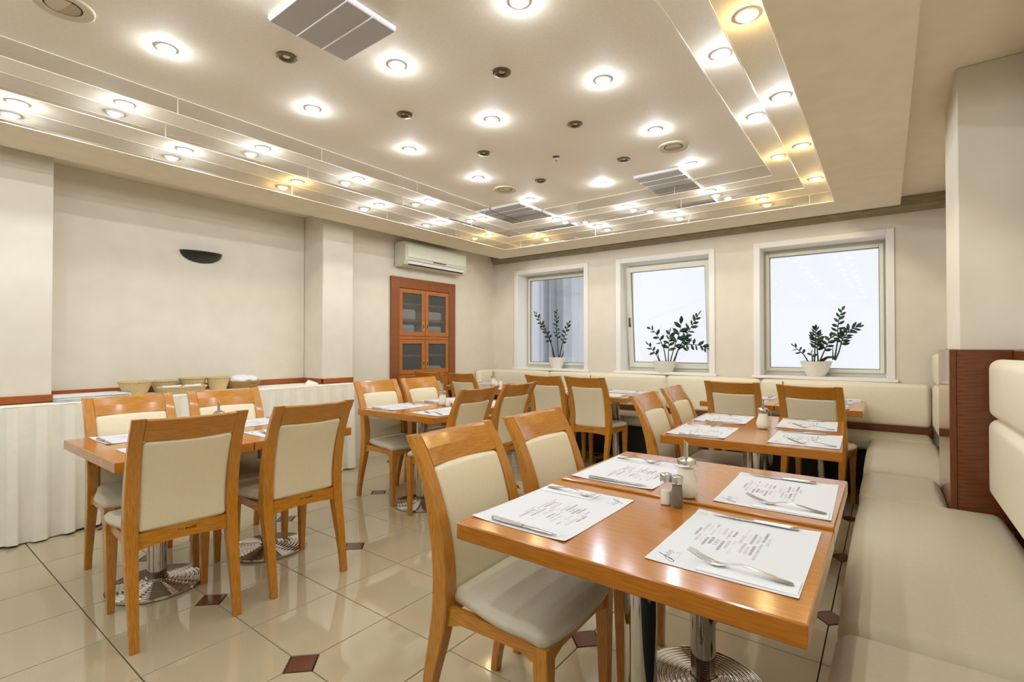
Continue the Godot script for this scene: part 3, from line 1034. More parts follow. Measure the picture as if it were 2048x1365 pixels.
# --- tables and what is laid on them ----------------------------------------------
# [key, centre x, centre z, turn in degrees, height of top, depth, words]
const TABLES := [
	["L1", -2.995, -0.942, 0.0, 0.735, 0.575, "near table of the left pair by the draped buffet", "near left table"],
	["L2", -2.998, -1.520, 0.0, 0.735, 0.575, "far table of the left pair by the draped buffet", "far left table"],
	["M1", -2.890, -2.662, 0.0, 0.735, 0.575, "near table of the pair before the glazed cupboard", "near cupboard table"],
	["M2", -2.905, -3.240, 0.0, 0.735, 0.575, "far table of the pair before the glazed cupboard", "far cupboard table"],
	["A", -0.533, -1.281, 0.0, 0.735, 0.550, "nearest table in the right foreground", "nearest right table"],
	["B", -0.533, -1.848, 0.0, 0.742, 0.575, "second table from the front on the right", "second right table"],
	["C", -0.599, -3.000, 3.0, 0.735, 0.575, "third table from the front on the right", "third right table"],
	["D", -0.629, -3.578, 3.0, 0.735, 0.575, "fourth table from the front on the right", "fourth right table"],
	["N1", -4.200, -4.810, 90.0, 0.735, 0.598, "table in the back left corner by the cupboard", "back row corner table"],
	["N2", -3.600, -4.810, 90.0, 0.735, 0.598, "second table from the left in the back row", "second back row table"],
	["O1", -2.855, -4.790, 90.0, 0.735, 0.598, "third table from the left in the back row", "third back row table"],
	["O2", -2.255, -4.790, 90.0, 0.735, 0.598, "fourth table from the left in the back row", "fourth back row table"],
	["E2", -1.040, -4.985, 90.0, 0.735, 0.598, "fifth table from the left in the back row", "fifth back row table"],
	["E1", -0.440, -4.985, 90.0, 0.735, 0.598, "rightmost table in the back row", "last back row table"]]
# [table, x, z, turn, words]; a setting faces along its own -z
const SETTINGS := [
	["L1", -3.235, -0.962, -90, "buffet side"], ["L1", -2.755, -0.955, 90, "aisle side"], ["L2", -3.240, -1.535, -90, "buffet side"], ["L2", -2.752, -1.530, 90, "aisle side"],
	["M1", -3.150, -2.655, -90, "wall side"], ["M1", -2.640, -2.665, 90, "aisle side"], ["M2", -3.160, -3.225, -90, "wall side"], ["M2", -2.655, -3.245, 90, "aisle side"],
	["A", -0.793, -1.275, -90, "aisle side"], ["A", -0.292, -1.306, 90, "bench side"], ["B", -0.782, -1.812, -90, "aisle side"], ["B", -0.283, -1.822, 91, "bench side"],
	["C", -0.846, -2.957, -88, "aisle side"], ["C", -0.338, -3.005, 92, "bench side"], ["D", -0.872, -3.540, -87, "aisle side"], ["D", -0.392, -3.568, 93, "bench side"],
	["N1", -4.205, -4.590, 0, "chair side"], ["N1", -4.195, -5.035, 180, "bench side"], ["N2", -3.600, -4.590, 1, "chair side"], ["N2", -3.605, -5.035, 180, "bench side"],
	["O1", -2.860, -4.565, 0, "chair side"], ["O1", -2.850, -5.015, 181, "bench side"], ["O2", -2.250, -4.570, 0, "chair side"], ["O2", -2.255, -5.010, 180, "bench side"],
	["E2", -1.045, -4.760, 0, "chair side"], ["E2", -1.040, -5.215, 180, "bench side"], ["E1", -0.435, -4.765, -1, "chair side"], ["E1", -0.440, -5.210, 180, "bench side"]]

func build_tables():
	var proto := {}
	var words := {}
	var height := {}
	for t in TABLES:
		words[t[0]] = t[7]
		height[t[0]] = t[4]
		var key := "%s %s" % [t[4], t[5]]
		var label: String = "varnished wooden pedestal table, " + t[6]
		if proto.has(key):
			copy_of(proto[key], label, Vector3(t[1], 0, t[2]), deg_to_rad(t[3]))
		else:
			proto[key] = make_table(label, Vector3(t[1], 0, t[2]), deg_to_rad(t[3]), t[4], t[5])
	var sheet := sheet_mesh()
	var nap := box_mesh(Vector3(-0.199, 0.0012, -0.045), Vector3(-0.132, 0.0028, 0.150), 0.0006)
	var fk := fork_mesh()
	var hnd := knife_handle_mesh()
	var bld := knife_blade_mesh()
	var rng := RandomNumberGenerator.new()
	rng.seed = 41
	for q in SETTINGS:
		var at := Vector3(q[1], height[q[0]] + 0.0004, q[2])
		var turn := deg_to_rad(q[3] + rng.randf_range(-1.2, 1.2))
		var place: String = "%s of %s" % [q[4], words[q[0]]]
		var m := put("placemat", sheet, M.print)
		m.position = at
		m.rotation.y = turn
		tag(m, "printed white placemat on the " + place, "placemat", "printed paper placemats")
		var xf := Transform3D(Basis(Vector3.UP, turn), at)
		var n := put("paper_napkin", nap, M.napkin)
		n.transform = xf * Transform3D(Basis(Vector3.UP, rng.randf_range(-0.02, 0.02)), Vector3(rng.randf_range(-0.004, 0.004), 0, rng.randf_range(-0.006, 0.004)))
		tag(n, "folded white napkin on the " + place, "napkin", "folded napkins at the place settings")
		var f := put("fork", fk, M.steel)
		f.transform = xf * Transform3D(Basis(Vector3.UP, rng.randf_range(-0.07, 0.0)), Vector3(-0.160 + rng.randf_range(-0.006, 0.006), 0.0030, 0.142 + rng.randf_range(-0.008, 0.004)))
		tag(f, "steel fork on a napkin, " + place, "fork", "forks at the place settings")
		var k := thing("knife", "steel knife on a placemat, " + place, "knife", Vector3.ZERO, 0.0, "knives at the place settings")
		put("handle", hnd, M.steel, k)
		put("blade", bld, M.steel, k)
		k.transform = xf * Transform3D(Basis(Vector3.UP, rng.randf_range(-0.03, 0.09)), Vector3(0.194 + rng.randf_range(-0.006, 0.004), 0.0009, 0.085 + rng.randf_range(-0.02, 0.02)))

func make_table(label: String, at: Vector3, turn: float, h: float, depth: float) -> Node3D:
	var t := thing("pedestal_table", label, "table", at, turn, "varnished pedestal tables")
	var w := 0.842
	made_box("tabletop", Vector3(-w / 2, h - 0.046, -depth / 2 + 0.001), Vector3(w / 2, h, depth / 2 - 0.001), M.table_x, t, 0.003)
	made_box("mounting_plate", Vector3(-0.19, h - 0.058, -0.16), Vector3(0.19, h - 0.0465, 0.16), M.dark, t, 0.002)
	put("column", lathe_mesh([Vector2(0, 0.030), Vector2(0.043, 0.030), Vector2(0.043, h - 0.0585), Vector2(0, h - 0.0585)], 40), M.chrome, t)
	var prof := [Vector2(0, 0.001), Vector2(0.208, 0.001), Vector2(0.214, 0.006)]
	for i in 221:
		var v := i / 220.0
		var r := lerpf(0.213, 0.050, v)
		prof.append(Vector2(r, 0.013 + 0.020 * pow(v, 1.3) + 0.0034 * cos(v * TAU * 9.0)))
	prof.append(Vector2(0.049, 0.046))
	prof.append(Vector2(0.0435, 0.048))
	prof.append(Vector2(0.0435, 0.030))
	put("base", lathe_mesh(prof, 88), M.chrome, t)
	return t

func sheet_mesh() -> ArrayMesh:
	var s := S()
	s.set_smooth_group(1)
	var nx := 16
	var nz := 12
	var W := 0.42
	var D := 0.31
	for side in 2:
		for i in nx:
			for j in nz:
				var p := []
				var uv := []
				for q in [[0, 0], [1, 0], [1, 1], [0, 1]]:
					var u: float = (i + q[0]) / float(nx)
					var v: float = (j + q[1]) / float(nz)
					var e := pow(absf(2 * u - 1), 6) * pow(absf(2 * v - 1), 4)
					p.append(Vector3((u - 0.5) * W, 0.0003 + (0.0005 if side == 0 else 0.0) + 0.0035 * e * (0.4 + 0.6 * u) + 0.0003 * sin(u * 9.0) * sin(v * 7.0), (v - 0.5) * D))
					uv.append(Vector2(u, v) if side == 0 else Vector2(0.02, 0.98))
				var order := [0, 1, 2, 0, 2, 3] if side == 0 else [0, 2, 1, 0, 3, 2]
				for k in order:
					s.set_uv(uv[k])
					s.add_vertex(p[k])
	return mesh_of(s)

func fork_mesh() -> ArrayMesh:
	var s := S()
	var rings := []
	# along the fork from the handle's end: [distance, height, half width, half thickness]
	for q in [[0.0, 0.003, 0.004, 0.0012], [0.005, 0.0032, 0.0085, 0.0017], [0.03, 0.005, 0.0098, 0.0018], [0.07, 0.012, 0.0060, 0.0017], [0.10, 0.0145, 0.0042, 0.0018], [0.122, 0.0105, 0.0040, 0.0019], [0.133, 0.0065, 0.0075, 0.0015], [0.143, 0.0038, 0.0118, 0.0012], [0.156, 0.0042, 0.0128, 0.0010], [0.160, 0.0050, 0.0127, 0.0009]]:
		rings.append(ellipse(Vector3(0, q[1], -q[0]), Vector3(q[2], 0, 0), Vector3(0, q[3], 0), 12))
	loft(s, rings, true, 1)
	for k in 4:
		var x := -0.0108 + k * 0.0072
		tube(s, [Vector3(x, 0.0048, -0.158), Vector3(x, 0.0078, -0.172), Vector3(x, 0.0135, -0.190), Vector3(x, 0.0225, -0.212)], [0.0016, 0.0016, 0.0014, 0.0008], 8)
	return mesh_of(s)

func knife_handle_mesh() -> ArrayMesh:
	var s := S()
	var rings := []
	for q in [[0.0, 0.004, 0.004], [0.004, 0.0085, 0.0048], [0.02, 0.0098, 0.0050], [0.06, 0.0085, 0.0047], [0.095, 0.0066, 0.0044], [0.104, 0.0075, 0.0046], [0.108, 0.0070, 0.0038]]:
		rings.append(ellipse(Vector3(0, 0.0052, -q[0]), Vector3(q[1], 0, 0), Vector3(0, q[2], 0), 14))
	loft(s, rings, true, 1)
	return mesh_of(s)

func knife_blade_mesh() -> ArrayMesh:
	var s := S()
	var rings := []
	for q in [[0.106, -0.0065, 0.0065, 0.0014], [0.12, -0.0092, 0.0068, 0.0012], [0.17, -0.0096, 0.0062, 0.0011], [0.20, -0.0080, 0.0040, 0.0009], [0.214, -0.0040, -0.0005, 0.0006], [0.217, -0.0022, -0.0012, 0.0004]]:
		rings.append(ellipse(Vector3((q[1] + q[2]) / 2, 0.0052, -q[0]), Vector3((q[2] - q[1]) / 2, 0, 0), Vector3(0, q[3], 0), 10))
	loft(s, rings, true, 1)
	return mesh_of(s)

# --- chairs --------------------------------------------------------------------
# a chair stands with the middle of its rear feet at the origin and faces +z
func stile_z(y: float) -> float:
	var k := [[0.0, 0.0], [0.2, 0.036], [0.36, 0.074], [0.45, 0.086], [0.56, 0.084], [0.68, 0.063], [0.79, 0.028], [0.87, -0.010], [0.935, -0.050]]
	for i in k.size() - 1:
		if y <= k[i + 1][0]:
			var t: float = (y - k[i][0]) / (k[i + 1][0] - k[i][0])
			var p0: float = k[maxi(i - 1, 0)][1]
			var p3: float = k[mini(i + 2, k.size() - 1)][1]
			return cubic_interpolate(k[i][1], k[i + 1][1], p0, p3, t)
	return -0.050

func make_chair(label: String) -> Node3D:
	var c := thing("dining_chair", label, "chair", Vector3.ZERO, 0.0, "beech dining chairs with cream leather")
	# rear legs run up into the back as curved stiles
	var st := S()
	var rings := []
	for i in 29:
		var y := 0.935 * i / 28.0
		var hz := lerpf(0.0155, 0.030, smoothstep(0.0, 0.40, y)) if y < 0.5 else lerpf(0.030, 0.0135, smoothstep(0.5, 0.935, y))
		var hx := lerpf(0.0165, 0.0245, smoothstep(0.0, 0.5, y))
		rings.append(ring4(Vector3(0, y, stile_z(y)), hx, hz, 0.004))
	loft(st, rings)
	var rear := mesh_of(st)
	put("leg", rear, M.chair_y, c).position = Vector3(-0.190, 0, 0)
	put("leg", rear, M.chair_y, c).position = Vector3(0.190, 0, 0)
	st = S()
	rings = []
	for q in [[0.0, 0.014, 0.448], [0.2, 0.0185, 0.447], [0.36, 0.0225, 0.445], [0.428, 0.0230, 0.445]]:
		rings.append(ring4(Vector3(0, q[0], q[2]), q[1], q[1], 0.003))
	loft(st, rings)
	var front := mesh_of(st)
	put("leg", front, M.chair_y, c).position = Vector3(-0.190, 0, 0)
	put("leg", front, M.chair_y, c).position = Vector3(0.190, 0, 0)
	# top rail, bowed backwards
	st = S()
	rings = []
	for i in 17:
		var x := lerpf(-0.166, 0.166, i / 16.0)
		var bow := -0.022 * (1.0 - pow(x / 0.166, 2.0))
		var r := []
		for q in [[0.838, 0.012], [0.842, 0.015], [0.89, 0.0145], [0.925, 0.012], [0.933, 0.007], [0.933, -0.006], [0.927, -0.012], [0.88, -0.0135], [0.842, -0.0135], [0.838, -0.011]]:
			r.append(Vector3(x, q[0] - 0.006 * (1.0 - pow(x / 0.166, 2.0)) * (1.0 if q[0] < 0.86 else 0.4), stile_z(q[0]) + q[1] + bow))
		rings.append(r)
	loft(st, rings)
	made(st, "top_rail", M.chair_x, c)
	# upholstered back panel
	st = S()
	pillow(st, Vector3(0, 0.642, 0), Vector3(0.334, 0.384, 0.036), 0.014, 0.006, 8, func(p: Vector3): return Vector3(p.x * (1.0 - 0.02 * sin((p.y - 0.45) * 8.0)), p.y, p.z + stile_z(p.y) - 0.022 * (1.0 - pow(p.x / 0.168, 2.0)) * smoothstep(0.42, 0.82, p.y)))
	made(st, "backrest", M.leather, c)
	# rear rail with the maker's mark
	st = S()
	rings = []
	for i in 13:
		var x := lerpf(-0.166, 0.166, i / 12.0)
		var arch := 0.012 * (1.0 - pow(x / 0.166, 2.0))
		rings.append([Vector3(x, 0.382 + arch, 0.062), Vector3(x, 0.382 + arch, 0.094), Vector3(x, 0.447, 0.100), Vector3(x, 0.447, 0.066)])
	loft(st, rings)
	made(st, "back_rail", M.chair_x, c)
	var tm := TextMesh.new()
	tm.text = "F.C. Rondol"
	tm.font = sys_font("Droid Serif", 700, true)
	tm.font_size = 16
	tm.pixel_size = 0.00075
	tm.depth = 0.0006
	tm.curve_step = 3.0
	var mark := put("maker_mark", tm, M.ink, c)
	mark.position = Vector3(-0.01, 0.4285, 0.0638)
	mark.rotation.y = PI
	mark.rotation.x = 0.06
	# seat rails and cushion
	for sx in [-1.0, 1.0]:
		st = S()
		rings = []
		for i in 13:
			var v := i / 12.0
			var z := lerpf(0.108, 0.424, v)
			var arch := 0.018 * smoothstep(0.0, 0.18, v) * smoothstep(1.0, 0.82, v)
			rings.append([Vector3(sx * 0.200, 0.372 + arch, z), Vector3(sx * 0.178, 0.372 + arch, z), Vector3(sx * 0.178, 0.430, z), Vector3(sx * 0.200, 0.430, z)])
		loft(st, rings)
		made(st, "side_rail", M.chair_z, c)
	st = S()
	rings = []
	for i in 13:
		var v := i / 12.0
		var x := lerpf(-0.168, 0.168, v)
		var arch := 0.018 * smoothstep(0.0, 0.15, v) * smoothstep(1.0, 0.85, v)
		rings.append([Vector3(x, 0.372 + arch, 0.434), Vector3(x, 0.372 + arch, 0.458), Vector3(x, 0.430, 0.458), Vector3(x, 0.430, 0.434)])
	loft(st, rings)
	made(st, "front_rail", M.chair_x, c)
	st = S()
	pillow(st, Vector3(0, 0.452, 0.287), Vector3(0.432, 0.046, 0.378), 0.0225, 0.010, 9, func(p: Vector3): return Vector3(p.x * lerpf(0.80, 1.0, smoothstep(0.10, 0.36, p.z)), p.y - 0.012 * smoothstep(0.40, 0.48, p.z), p.z - 0.016 * pow(absf(p.x) / 0.216, 3.0) * smoothstep(0.38, 0.47, p.z)))
	made(st, "seat", M.seat, c)
	return c

func build_chairs():
	# x, z of the rear feet, heading, words
	var list := [
		[-2.385, -0.868, -94.5, "with its back to the viewer at the near left table"],
		[-2.376, -1.424, -92.0, "with its back to the viewer at the far left table"],
		[-3.500, -0.968, 87.5, "on the buffet side of the near left table"],
		[-3.480, -1.480, 85.0, "on the buffet side of the far left table"],
		[-3.455, -2.690, 88.0, "in full side view, left of the near cupboard table"],
		[-3.470, -3.190, 90.0, "left of the far cupboard table"],
		[-2.320, -2.640, -87.0, "on the aisle side of the near cupboard table"],
		[-2.350, -3.170, -90.0, "on the aisle side of the far cupboard table"],
		[-4.190, -3.990, 180.0, "at the back row corner table before the cupboard"],
		[-3.720, -4.020, 176.0, "second from the left in the back row"],
		[-2.748, -4.192, 179.0, "third from the left in the back row"],
		[-2.285, -4.205, 180.0, "fourth from the left in the back row"],
		[-1.184, -1.286, 92.0, "nearest the viewer, left of the nearest right table"],
		[-1.190, -1.800, 91.0, "second from the viewer, left of the right tables"],
		[-1.149, -2.936, 92.0, "third from the viewer, left of the right tables"],
		[-1.190, -3.545, 92.0, "fourth from the viewer, left of the right tables"],
		[-1.014, -4.372, 178.0, "fifth from the left in the back row"],
		[-0.452, -4.262, 173.0, "rightmost in the back row beside the side bench"]]
	var c: Node3D
	for q in list:
		var label: String = "beech and cream leather chair " + q[3]
		if c == null:
			c = make_chair(label)
			c.position = Vector3(q[0], 0, q[1])
			c.rotation_degrees.y = q[2]
		else:
			copy_of(c, label, Vector3(q[0], 0, q[1]), deg_to_rad(q[2]))

# --- condiments ----------------------------------------------------------------
func sugar_pourer(label: String, at: Vector3, turn: float):
	var d := thing("sugar_dispenser", label, "sugar dispenser", at, turn, "glass sugar pourers")
	var flute := func(a, y): return 0.0004 * cos(a * 20.0)
	put("jar", lathe_mesh([Vector2(0, 0), Vector2(0.029, 0), Vector2(0.034, 0.005), Vector2(0.0378, 0.016), Vector2(0.0382, 0.026), Vector2(0.0362, 0.042), Vector2(0.0315, 0.060), Vector2(0.0275, 0.076), Vector2(0.0255, 0.092), Vector2(0.0255, 0.106)], 60, flute), M.jar, d)
	put("sugar", lathe_mesh([Vector2(0, 0.004), Vector2(0.028, 0.004), Vector2(0.0345, 0.014), Vector2(0.0357, 0.026), Vector2(0.0338, 0.042), Vector2(0.029, 0.060), Vector2(0.0252, 0.076), Vector2(0.0235, 0.090), Vector2(0.0, 0.093)], 40), M.sugar, d)
	put("lid", lathe_mesh([Vector2(0.0260, 0.1055), Vector2(0.0285, 0.1055), Vector2(0.0288, 0.116), Vector2(0.027, 0.1195), Vector2(0.019, 0.1235), Vector2(0.008, 0.1275), Vector2(0, 0.1278)], 36), M.lid, d)
	var s := S()
	var rings := []
	for q in [[0.126, 0.0], [0.15, 0.0], [0.171, 0.0]]:
		rings.append(ellipse(Vector3(-0.001, q[0], 0), Vector3(0.0072, 0, 0), Vector3(0, 0, 0.0072), 16))
	var tip := ellipse(Vector3(-0.002, 0.177, 0), Vector3(0.0070, -0.006, 0), Vector3(0, 0, 0.0070), 16)
	rings.append(tip)
	loft(s, rings, true, 1)
	made(s, "spout", M.lid, d)
	s = S()
	tube(s, [Vector3(0.0265, 0.112, 0), Vector3(0.036, 0.112, 0), Vector3(0.040, 0.104, 0), Vector3(0.041, 0.080, 0), Vector3(0.034, 0.062, 0)], [0.002, 0.002, 0.002, 0.002, 0.002], 8)
	made(s, "handle", M.jar, d)

func shaker(called: String, label: String, at: Vector3, fill: Material, level: float):
	var d := thing(called, label, "shaker", at, 0.3, "salt and pepper shakers")
	put("glass", lathe_mesh([Vector2(0, 0), Vector2(0.0165, 0), Vector2(0.0182, 0.003), Vector2(0.0182, 0.050), Vector2(0.0168, 0.056), Vector2(0.0168, 0.072)], 10), M.jar, d)
	put("contents", lathe_mesh([Vector2(0, 0.003), Vector2(0.0158, 0.003), Vector2(0.0162, 0.006), Vector2(0.0162, minf(level, 0.05)), Vector2(0.0148, minf(level + 0.006, 0.058)), Vector2(0.0148, level + 0.007), Vector2(0, level + 0.009)], 20), fill, d)
	put("cap", lathe_mesh([Vector2(0.0172, 0.0722), Vector2(0.0186, 0.0722), Vector2(0.0186, 0.090), Vector2(0.0165, 0.0945), Vector2(0, 0.0972)], 28), M.lid, d)
	var s := S()
	for k in 7:
		var r := 0.0 if k == 0 else 0.0095
		var a := TAU * k / 6.0
		lathe(s, [Vector2(0.0014, 0), Vector2(0.0014, 0.0006), Vector2(0, 0.0006)], 8, Vector3(r * cos(a), 0.0966 if k == 0 else 0.0951, r * sin(a)))
	made(s, "holes", M.dark, d)

func build_condiments():
	sugar_pourer("glass sugar pourer behind the salt and pepper on the second right table", Vector3(-0.512, 0.7422, -1.603), 0.4)
	sugar_pourer("glass sugar pourer in the middle of the third right table", Vector3(-0.585, 0.7352, -3.245), 0.2)
	sugar_pourer("glass sugar pourer on the tables before the cupboard", Vector3(-2.93, 0.7352, -2.93), 0.5)
	sugar_pourer("glass sugar pourer at the back left corner table", Vector3(-3.90, 0.7352, -4.78), 0.6)
	sugar_pourer("glass sugar pourer between the two right tables of the back row", Vector3(-0.735, 0.7352, -4.985), 0.2)
	sugar_pourer("glass sugar pourer half hidden by a chair on the left pair of tables", Vector3(-3.0, 0.7352, -1.235), 0.9)
	sugar_pourer("glass sugar pourer on the middle tables of the back row", Vector3(-2.555, 0.7352, -4.80), 0.1)
	shaker("salt_shaker", "glass salt shaker with a steel cap, left of the pepper, nearest table", Vector3(-0.545, 0.7352, -1.512), M.sugar, 0.036)
	shaker("pepper_shaker", "glass pepper shaker full of brown pepper in front of the sugar pourer", Vector3(-0.509, 0.7352, -1.506), M.pepper, 0.060)
	for q in [[Vector3(-2.855, 0.7352, -2.955), "on the tables before the cupboard"], [Vector3(-3.835, 0.7352, -4.80), "at the back left corner table"]]:
		for k in 2:
			var d := thing("porcelain_shaker", "white porcelain %s shaker %s" % [["salt", "pepper"][k], q[1]], "shaker", q[0] + Vector3(0.022 * (2 * k - 1), 0, -0.017 * (2 * k - 1)), 0.6, "white porcelain shakers")
			put("body", lathe_mesh([Vector2(0, 0), Vector2(0.019, 0), Vector2(0.021, 0.003), Vector2(0.020, 0.03), Vector2(0.018, 0.052), Vector2(0.014, 0.060), Vector2(0, 0.063)], 24), M.pot, d)
			var s := S()
			for j in 3:
				lathe(s, [Vector2(0.0012, 0), Vector2(0.0012, 0.0006), Vector2(0, 0.0006)], 8, Vector3(0.005 * cos(j * TAU / 3), 0.0618, 0.005 * sin(j * TAU / 3)))
			made(s, "holes", M.dark, d)
	var h := thing("card_holder", "white folded table card with a dark mark on the rightmost back table", "table card", Vector3(-0.235, 0.7355, -5.28), 0.1)
	var s2 := S()
	prism(s2, PackedVector2Array([Vector2(-0.022, 0), Vector2(0.022, 0), Vector2(0.019, 0.022), Vector2(-0.012, 0.026)]), -0.055, 0.055, Basis(Vector3(0, 0, 1), Vector3(0, 1, 0), Vector3(-1, 0, 0)))
	made(s2, "card", M.napkin, h)
	made_box("printed_mark", Vector3(-0.032, 0.008, 0.0215), Vector3(-0.006, 0.017, 0.0222), M.grey_ink, h)

# --- plants --------------------------------------------------------------------
func leaf_mesh() -> ArrayMesh:
	var s := S()
	var rings := []
	for q in [[0.0, 0.03, 0.0], [0.12, 0.11, 0.01], [0.35, 0.215, 0.02], [0.60, 0.225, 0.02], [0.82, 0.14, 0.0], [1.0, 0.012, -0.04]]:
		rings.append([Vector3(-q[1], q[0], q[2] + 0.05 * q[1]), Vector3(0, q[0], q[2] + 0.022), Vector3(q[1], q[0], q[2] + 0.05 * q[1]), Vector3(0, q[0], q[2] - 0.022)])
	loft(s, rings, true, 1)
	return mesh_of(s)

func plant(label: String, at: Vector3, rt: float, rb: float, h: float, stems: Array, sizes: Array, sd: int):
	var rng := RandomNumberGenerator.new()
	rng.seed = sd
	var p := thing("potted_plant", label, "potted plant", at, 0.0, "zamia plants on the window sills")
	var prof := [Vector2(0, 0), Vector2(rb, 0)]
	for i in 9:
		var v := i / 8.0
		prof.append(Vector2(lerpf(rb, rt, pow(v, 0.75)), 0.002 + (h - 0.002) * v))
	prof.append(Vector2(rt - 0.007, h))
	prof.append(Vector2(rt - 0.012, h - 0.022))
	put("pot", lathe_mesh(prof, 48), M.pot, p)
	put("soil", lathe_mesh([Vector2(rt - 0.0125, h - 0.022), Vector2(rt * 0.5, h - 0.014), Vector2(0, h - 0.010)], 24), M.soil, p)
	var leaf := leaf_mesh()
	for i in stems.size():
		var depth := rng.randf_range(-0.05, 0.05)
		var c := Curve3D.new()
		var pts := []
		for k in stems[i].size():
			var q: Array = stems[i][k]
			pts.append(Vector3(q[0] - at.x, q[1] - at.y - (0.03 if k == 0 else 0.0), depth * (k / float(stems[i].size() - 1)) + 0.015 * sin(i * 2.4)))
		for k in pts.size():
			var t: Vector3 = (pts[mini(k + 1, pts.size() - 1)] - pts[maxi(k - 1, 0)]) / 6.0
			c.add_point(pts[k], -t, t)
		var n := 10
		var path := []
		var rad := []
		var fat: float = sizes[i][2] if sizes[i].size() > 2 else 0.0075
		for k in n + 1:
			path.append(c.sample_baked(c.get_baked_length() * k / n))
			rad.append(lerpf(fat, fat * 0.35, k / float(n)))
		var s := S()
		tube(s, path, rad, 8)
		made(s, "stem", M.rhizome if sizes[i][1] < 0.0 else M.stem, p)
		var count: int = sizes[i][0]
		for k in count:
			var v := lerpf(0.40, 1.0, (k + 0.5) / count)
			var d := c.get_baked_length() * v
			var o := c.sample_baked(d)
			var t := (c.sample_baked(minf(d + 0.01, c.get_baked_length())) - c.sample_baked(d - 0.01)).normalized()
			var view := Vector3(rng.randf_range(-0.2, 0.2), rng.randf_range(-0.15, 0.35), 1).normalized()
			var across := t.cross(view).normalized() * (1.0 if k % 2 == 0 else -1.0)
			var open := lerpf(1.15, 0.55, smoothstep(0.6, 1.0, v)) + rng.randf_range(-0.2, 0.2)
			if k == count - 1:
				open = 0.1
			var dir := (t * cos(open) + across * sin(open) + Vector3(0, 0, rng.randf_range(-0.35, 0.35))).normalized()
			var z := (view - dir * view.dot(dir)).normalized()
			var tilt := rng.randf_range(-0.9, 0.9)
			var b := Basis(dir.cross(z), dir, z) * Basis(Vector3.UP, tilt)
			var len: float = absf(sizes[i][1]) * rng.randf_range(0.85, 1.12) * lerpf(1.0, 0.8, smoothstep(0.8, 1.0, v))
			put("leaf", leaf, M.leaf_light if rng.randf() < 0.22 else M.leaf, p).transform = Transform3D(b.scaled_local(Vector3(len, len, len)), o)

func build_plants():
	plant("zamia plant with three tall arching stems in the left window", Vector3(-3.555, 0.9285, -5.715), 0.113, 0.066, 0.150, [
		[[-3.581, 1.089], [-3.665, 1.331], [-3.773, 1.505], [-3.905, 1.693]], [[-3.597, 1.089], [-3.634, 1.250], [-3.719, 1.413], [-3.800, 1.530]],
		[[-3.539, 1.098], [-3.560, 1.321], [-3.591, 1.546], [-3.585, 1.707]], [[-3.508, 1.099], [-3.456, 1.285], [-3.405, 1.434], [-3.364, 1.539]],
		[[-3.602, 1.089], [-3.623, 1.142]], [[-3.497, 1.090], [-3.456, 1.157]]], [[16, 0.062], [10, 0.060], [15, 0.060], [11, 0.066], [0, 0.05, 0.010], [0, 0.05, 0.010]], 5)
	plant("bushy spreading zamia plant in a low bowl at the tilted window", Vector3(-2.055, 0.9285, -5.655), 0.130, 0.088, 0.128, [
		[[-2.098, 1.041], [-2.140, 1.112], [-2.189, 1.174], [-2.250, 1.250]], [[-2.025, 1.046], [-2.056, 1.195], [-2.104, 1.297], [-2.174, 1.401], [-2.242, 1.441]],
		[[-2.015, 1.046], [-2.011, 1.249], [-2.007, 1.330], [-2.007, 1.398]], [[-1.988, 1.046], [-1.933, 1.222], [-1.892, 1.329], [-1.862, 1.422], [-1.858, 1.502]],
		[[-1.961, 1.047], [-1.886, 1.209], [-1.799, 1.355], [-1.721, 1.485], [-1.666, 1.581]], [[-1.954, 1.047], [-1.893, 1.189], [-1.819, 1.242], [-1.722, 1.248], [-1.626, 1.229], [-1.539, 1.183]],
		[[-2.091, 1.041], [-2.112, 1.154]]], [[6, 0.070], [8, 0.075], [9, 0.085], [7, 0.115], [15, 0.080], [13, 0.080], [0, 0.05, 0.007]], 8)
	plant("lanky zamia plant leaning out of a wide white bowl in the right window", Vector3(-0.555, 0.9285, -5.735), 0.140, 0.072, 0.150, [
		[[-0.620, 1.099], [-0.663, 1.145], [-0.704, 1.181], [-0.755, 1.234]], [[-0.567, 1.106], [-0.562, 1.205], [-0.556, 1.309], [-0.555, 1.402]],
		[[-0.537, 1.106], [-0.547, 1.205], [-0.541, 1.280], [-0.531, 1.338]], [[-0.522, 1.106], [-0.483, 1.182], [-0.453, 1.256], [-0.433, 1.325]],
		[[-0.401, 1.125], [-0.374, 1.279], [-0.373, 1.393], [-0.365, 1.489], [-0.336, 1.584]], [[-0.396, 1.119], [-0.362, 1.177], [-0.338, 1.290], [-0.281, 1.379], [-0.207, 1.411]],
		[[-0.582, 1.105], [-0.592, 1.164]], [[-0.513, 1.106], [-0.464, 1.116], [-0.396, 1.122]], [[-0.413, 1.125], [-0.412, 1.222]]],
		[[6, 0.055], [15, 0.066], [9, 0.062], [8, 0.072], [13, 0.066], [15, 0.075], [3, 0.055], [0, -0.05, 0.017], [0, 0.05, 0.007]], 13)

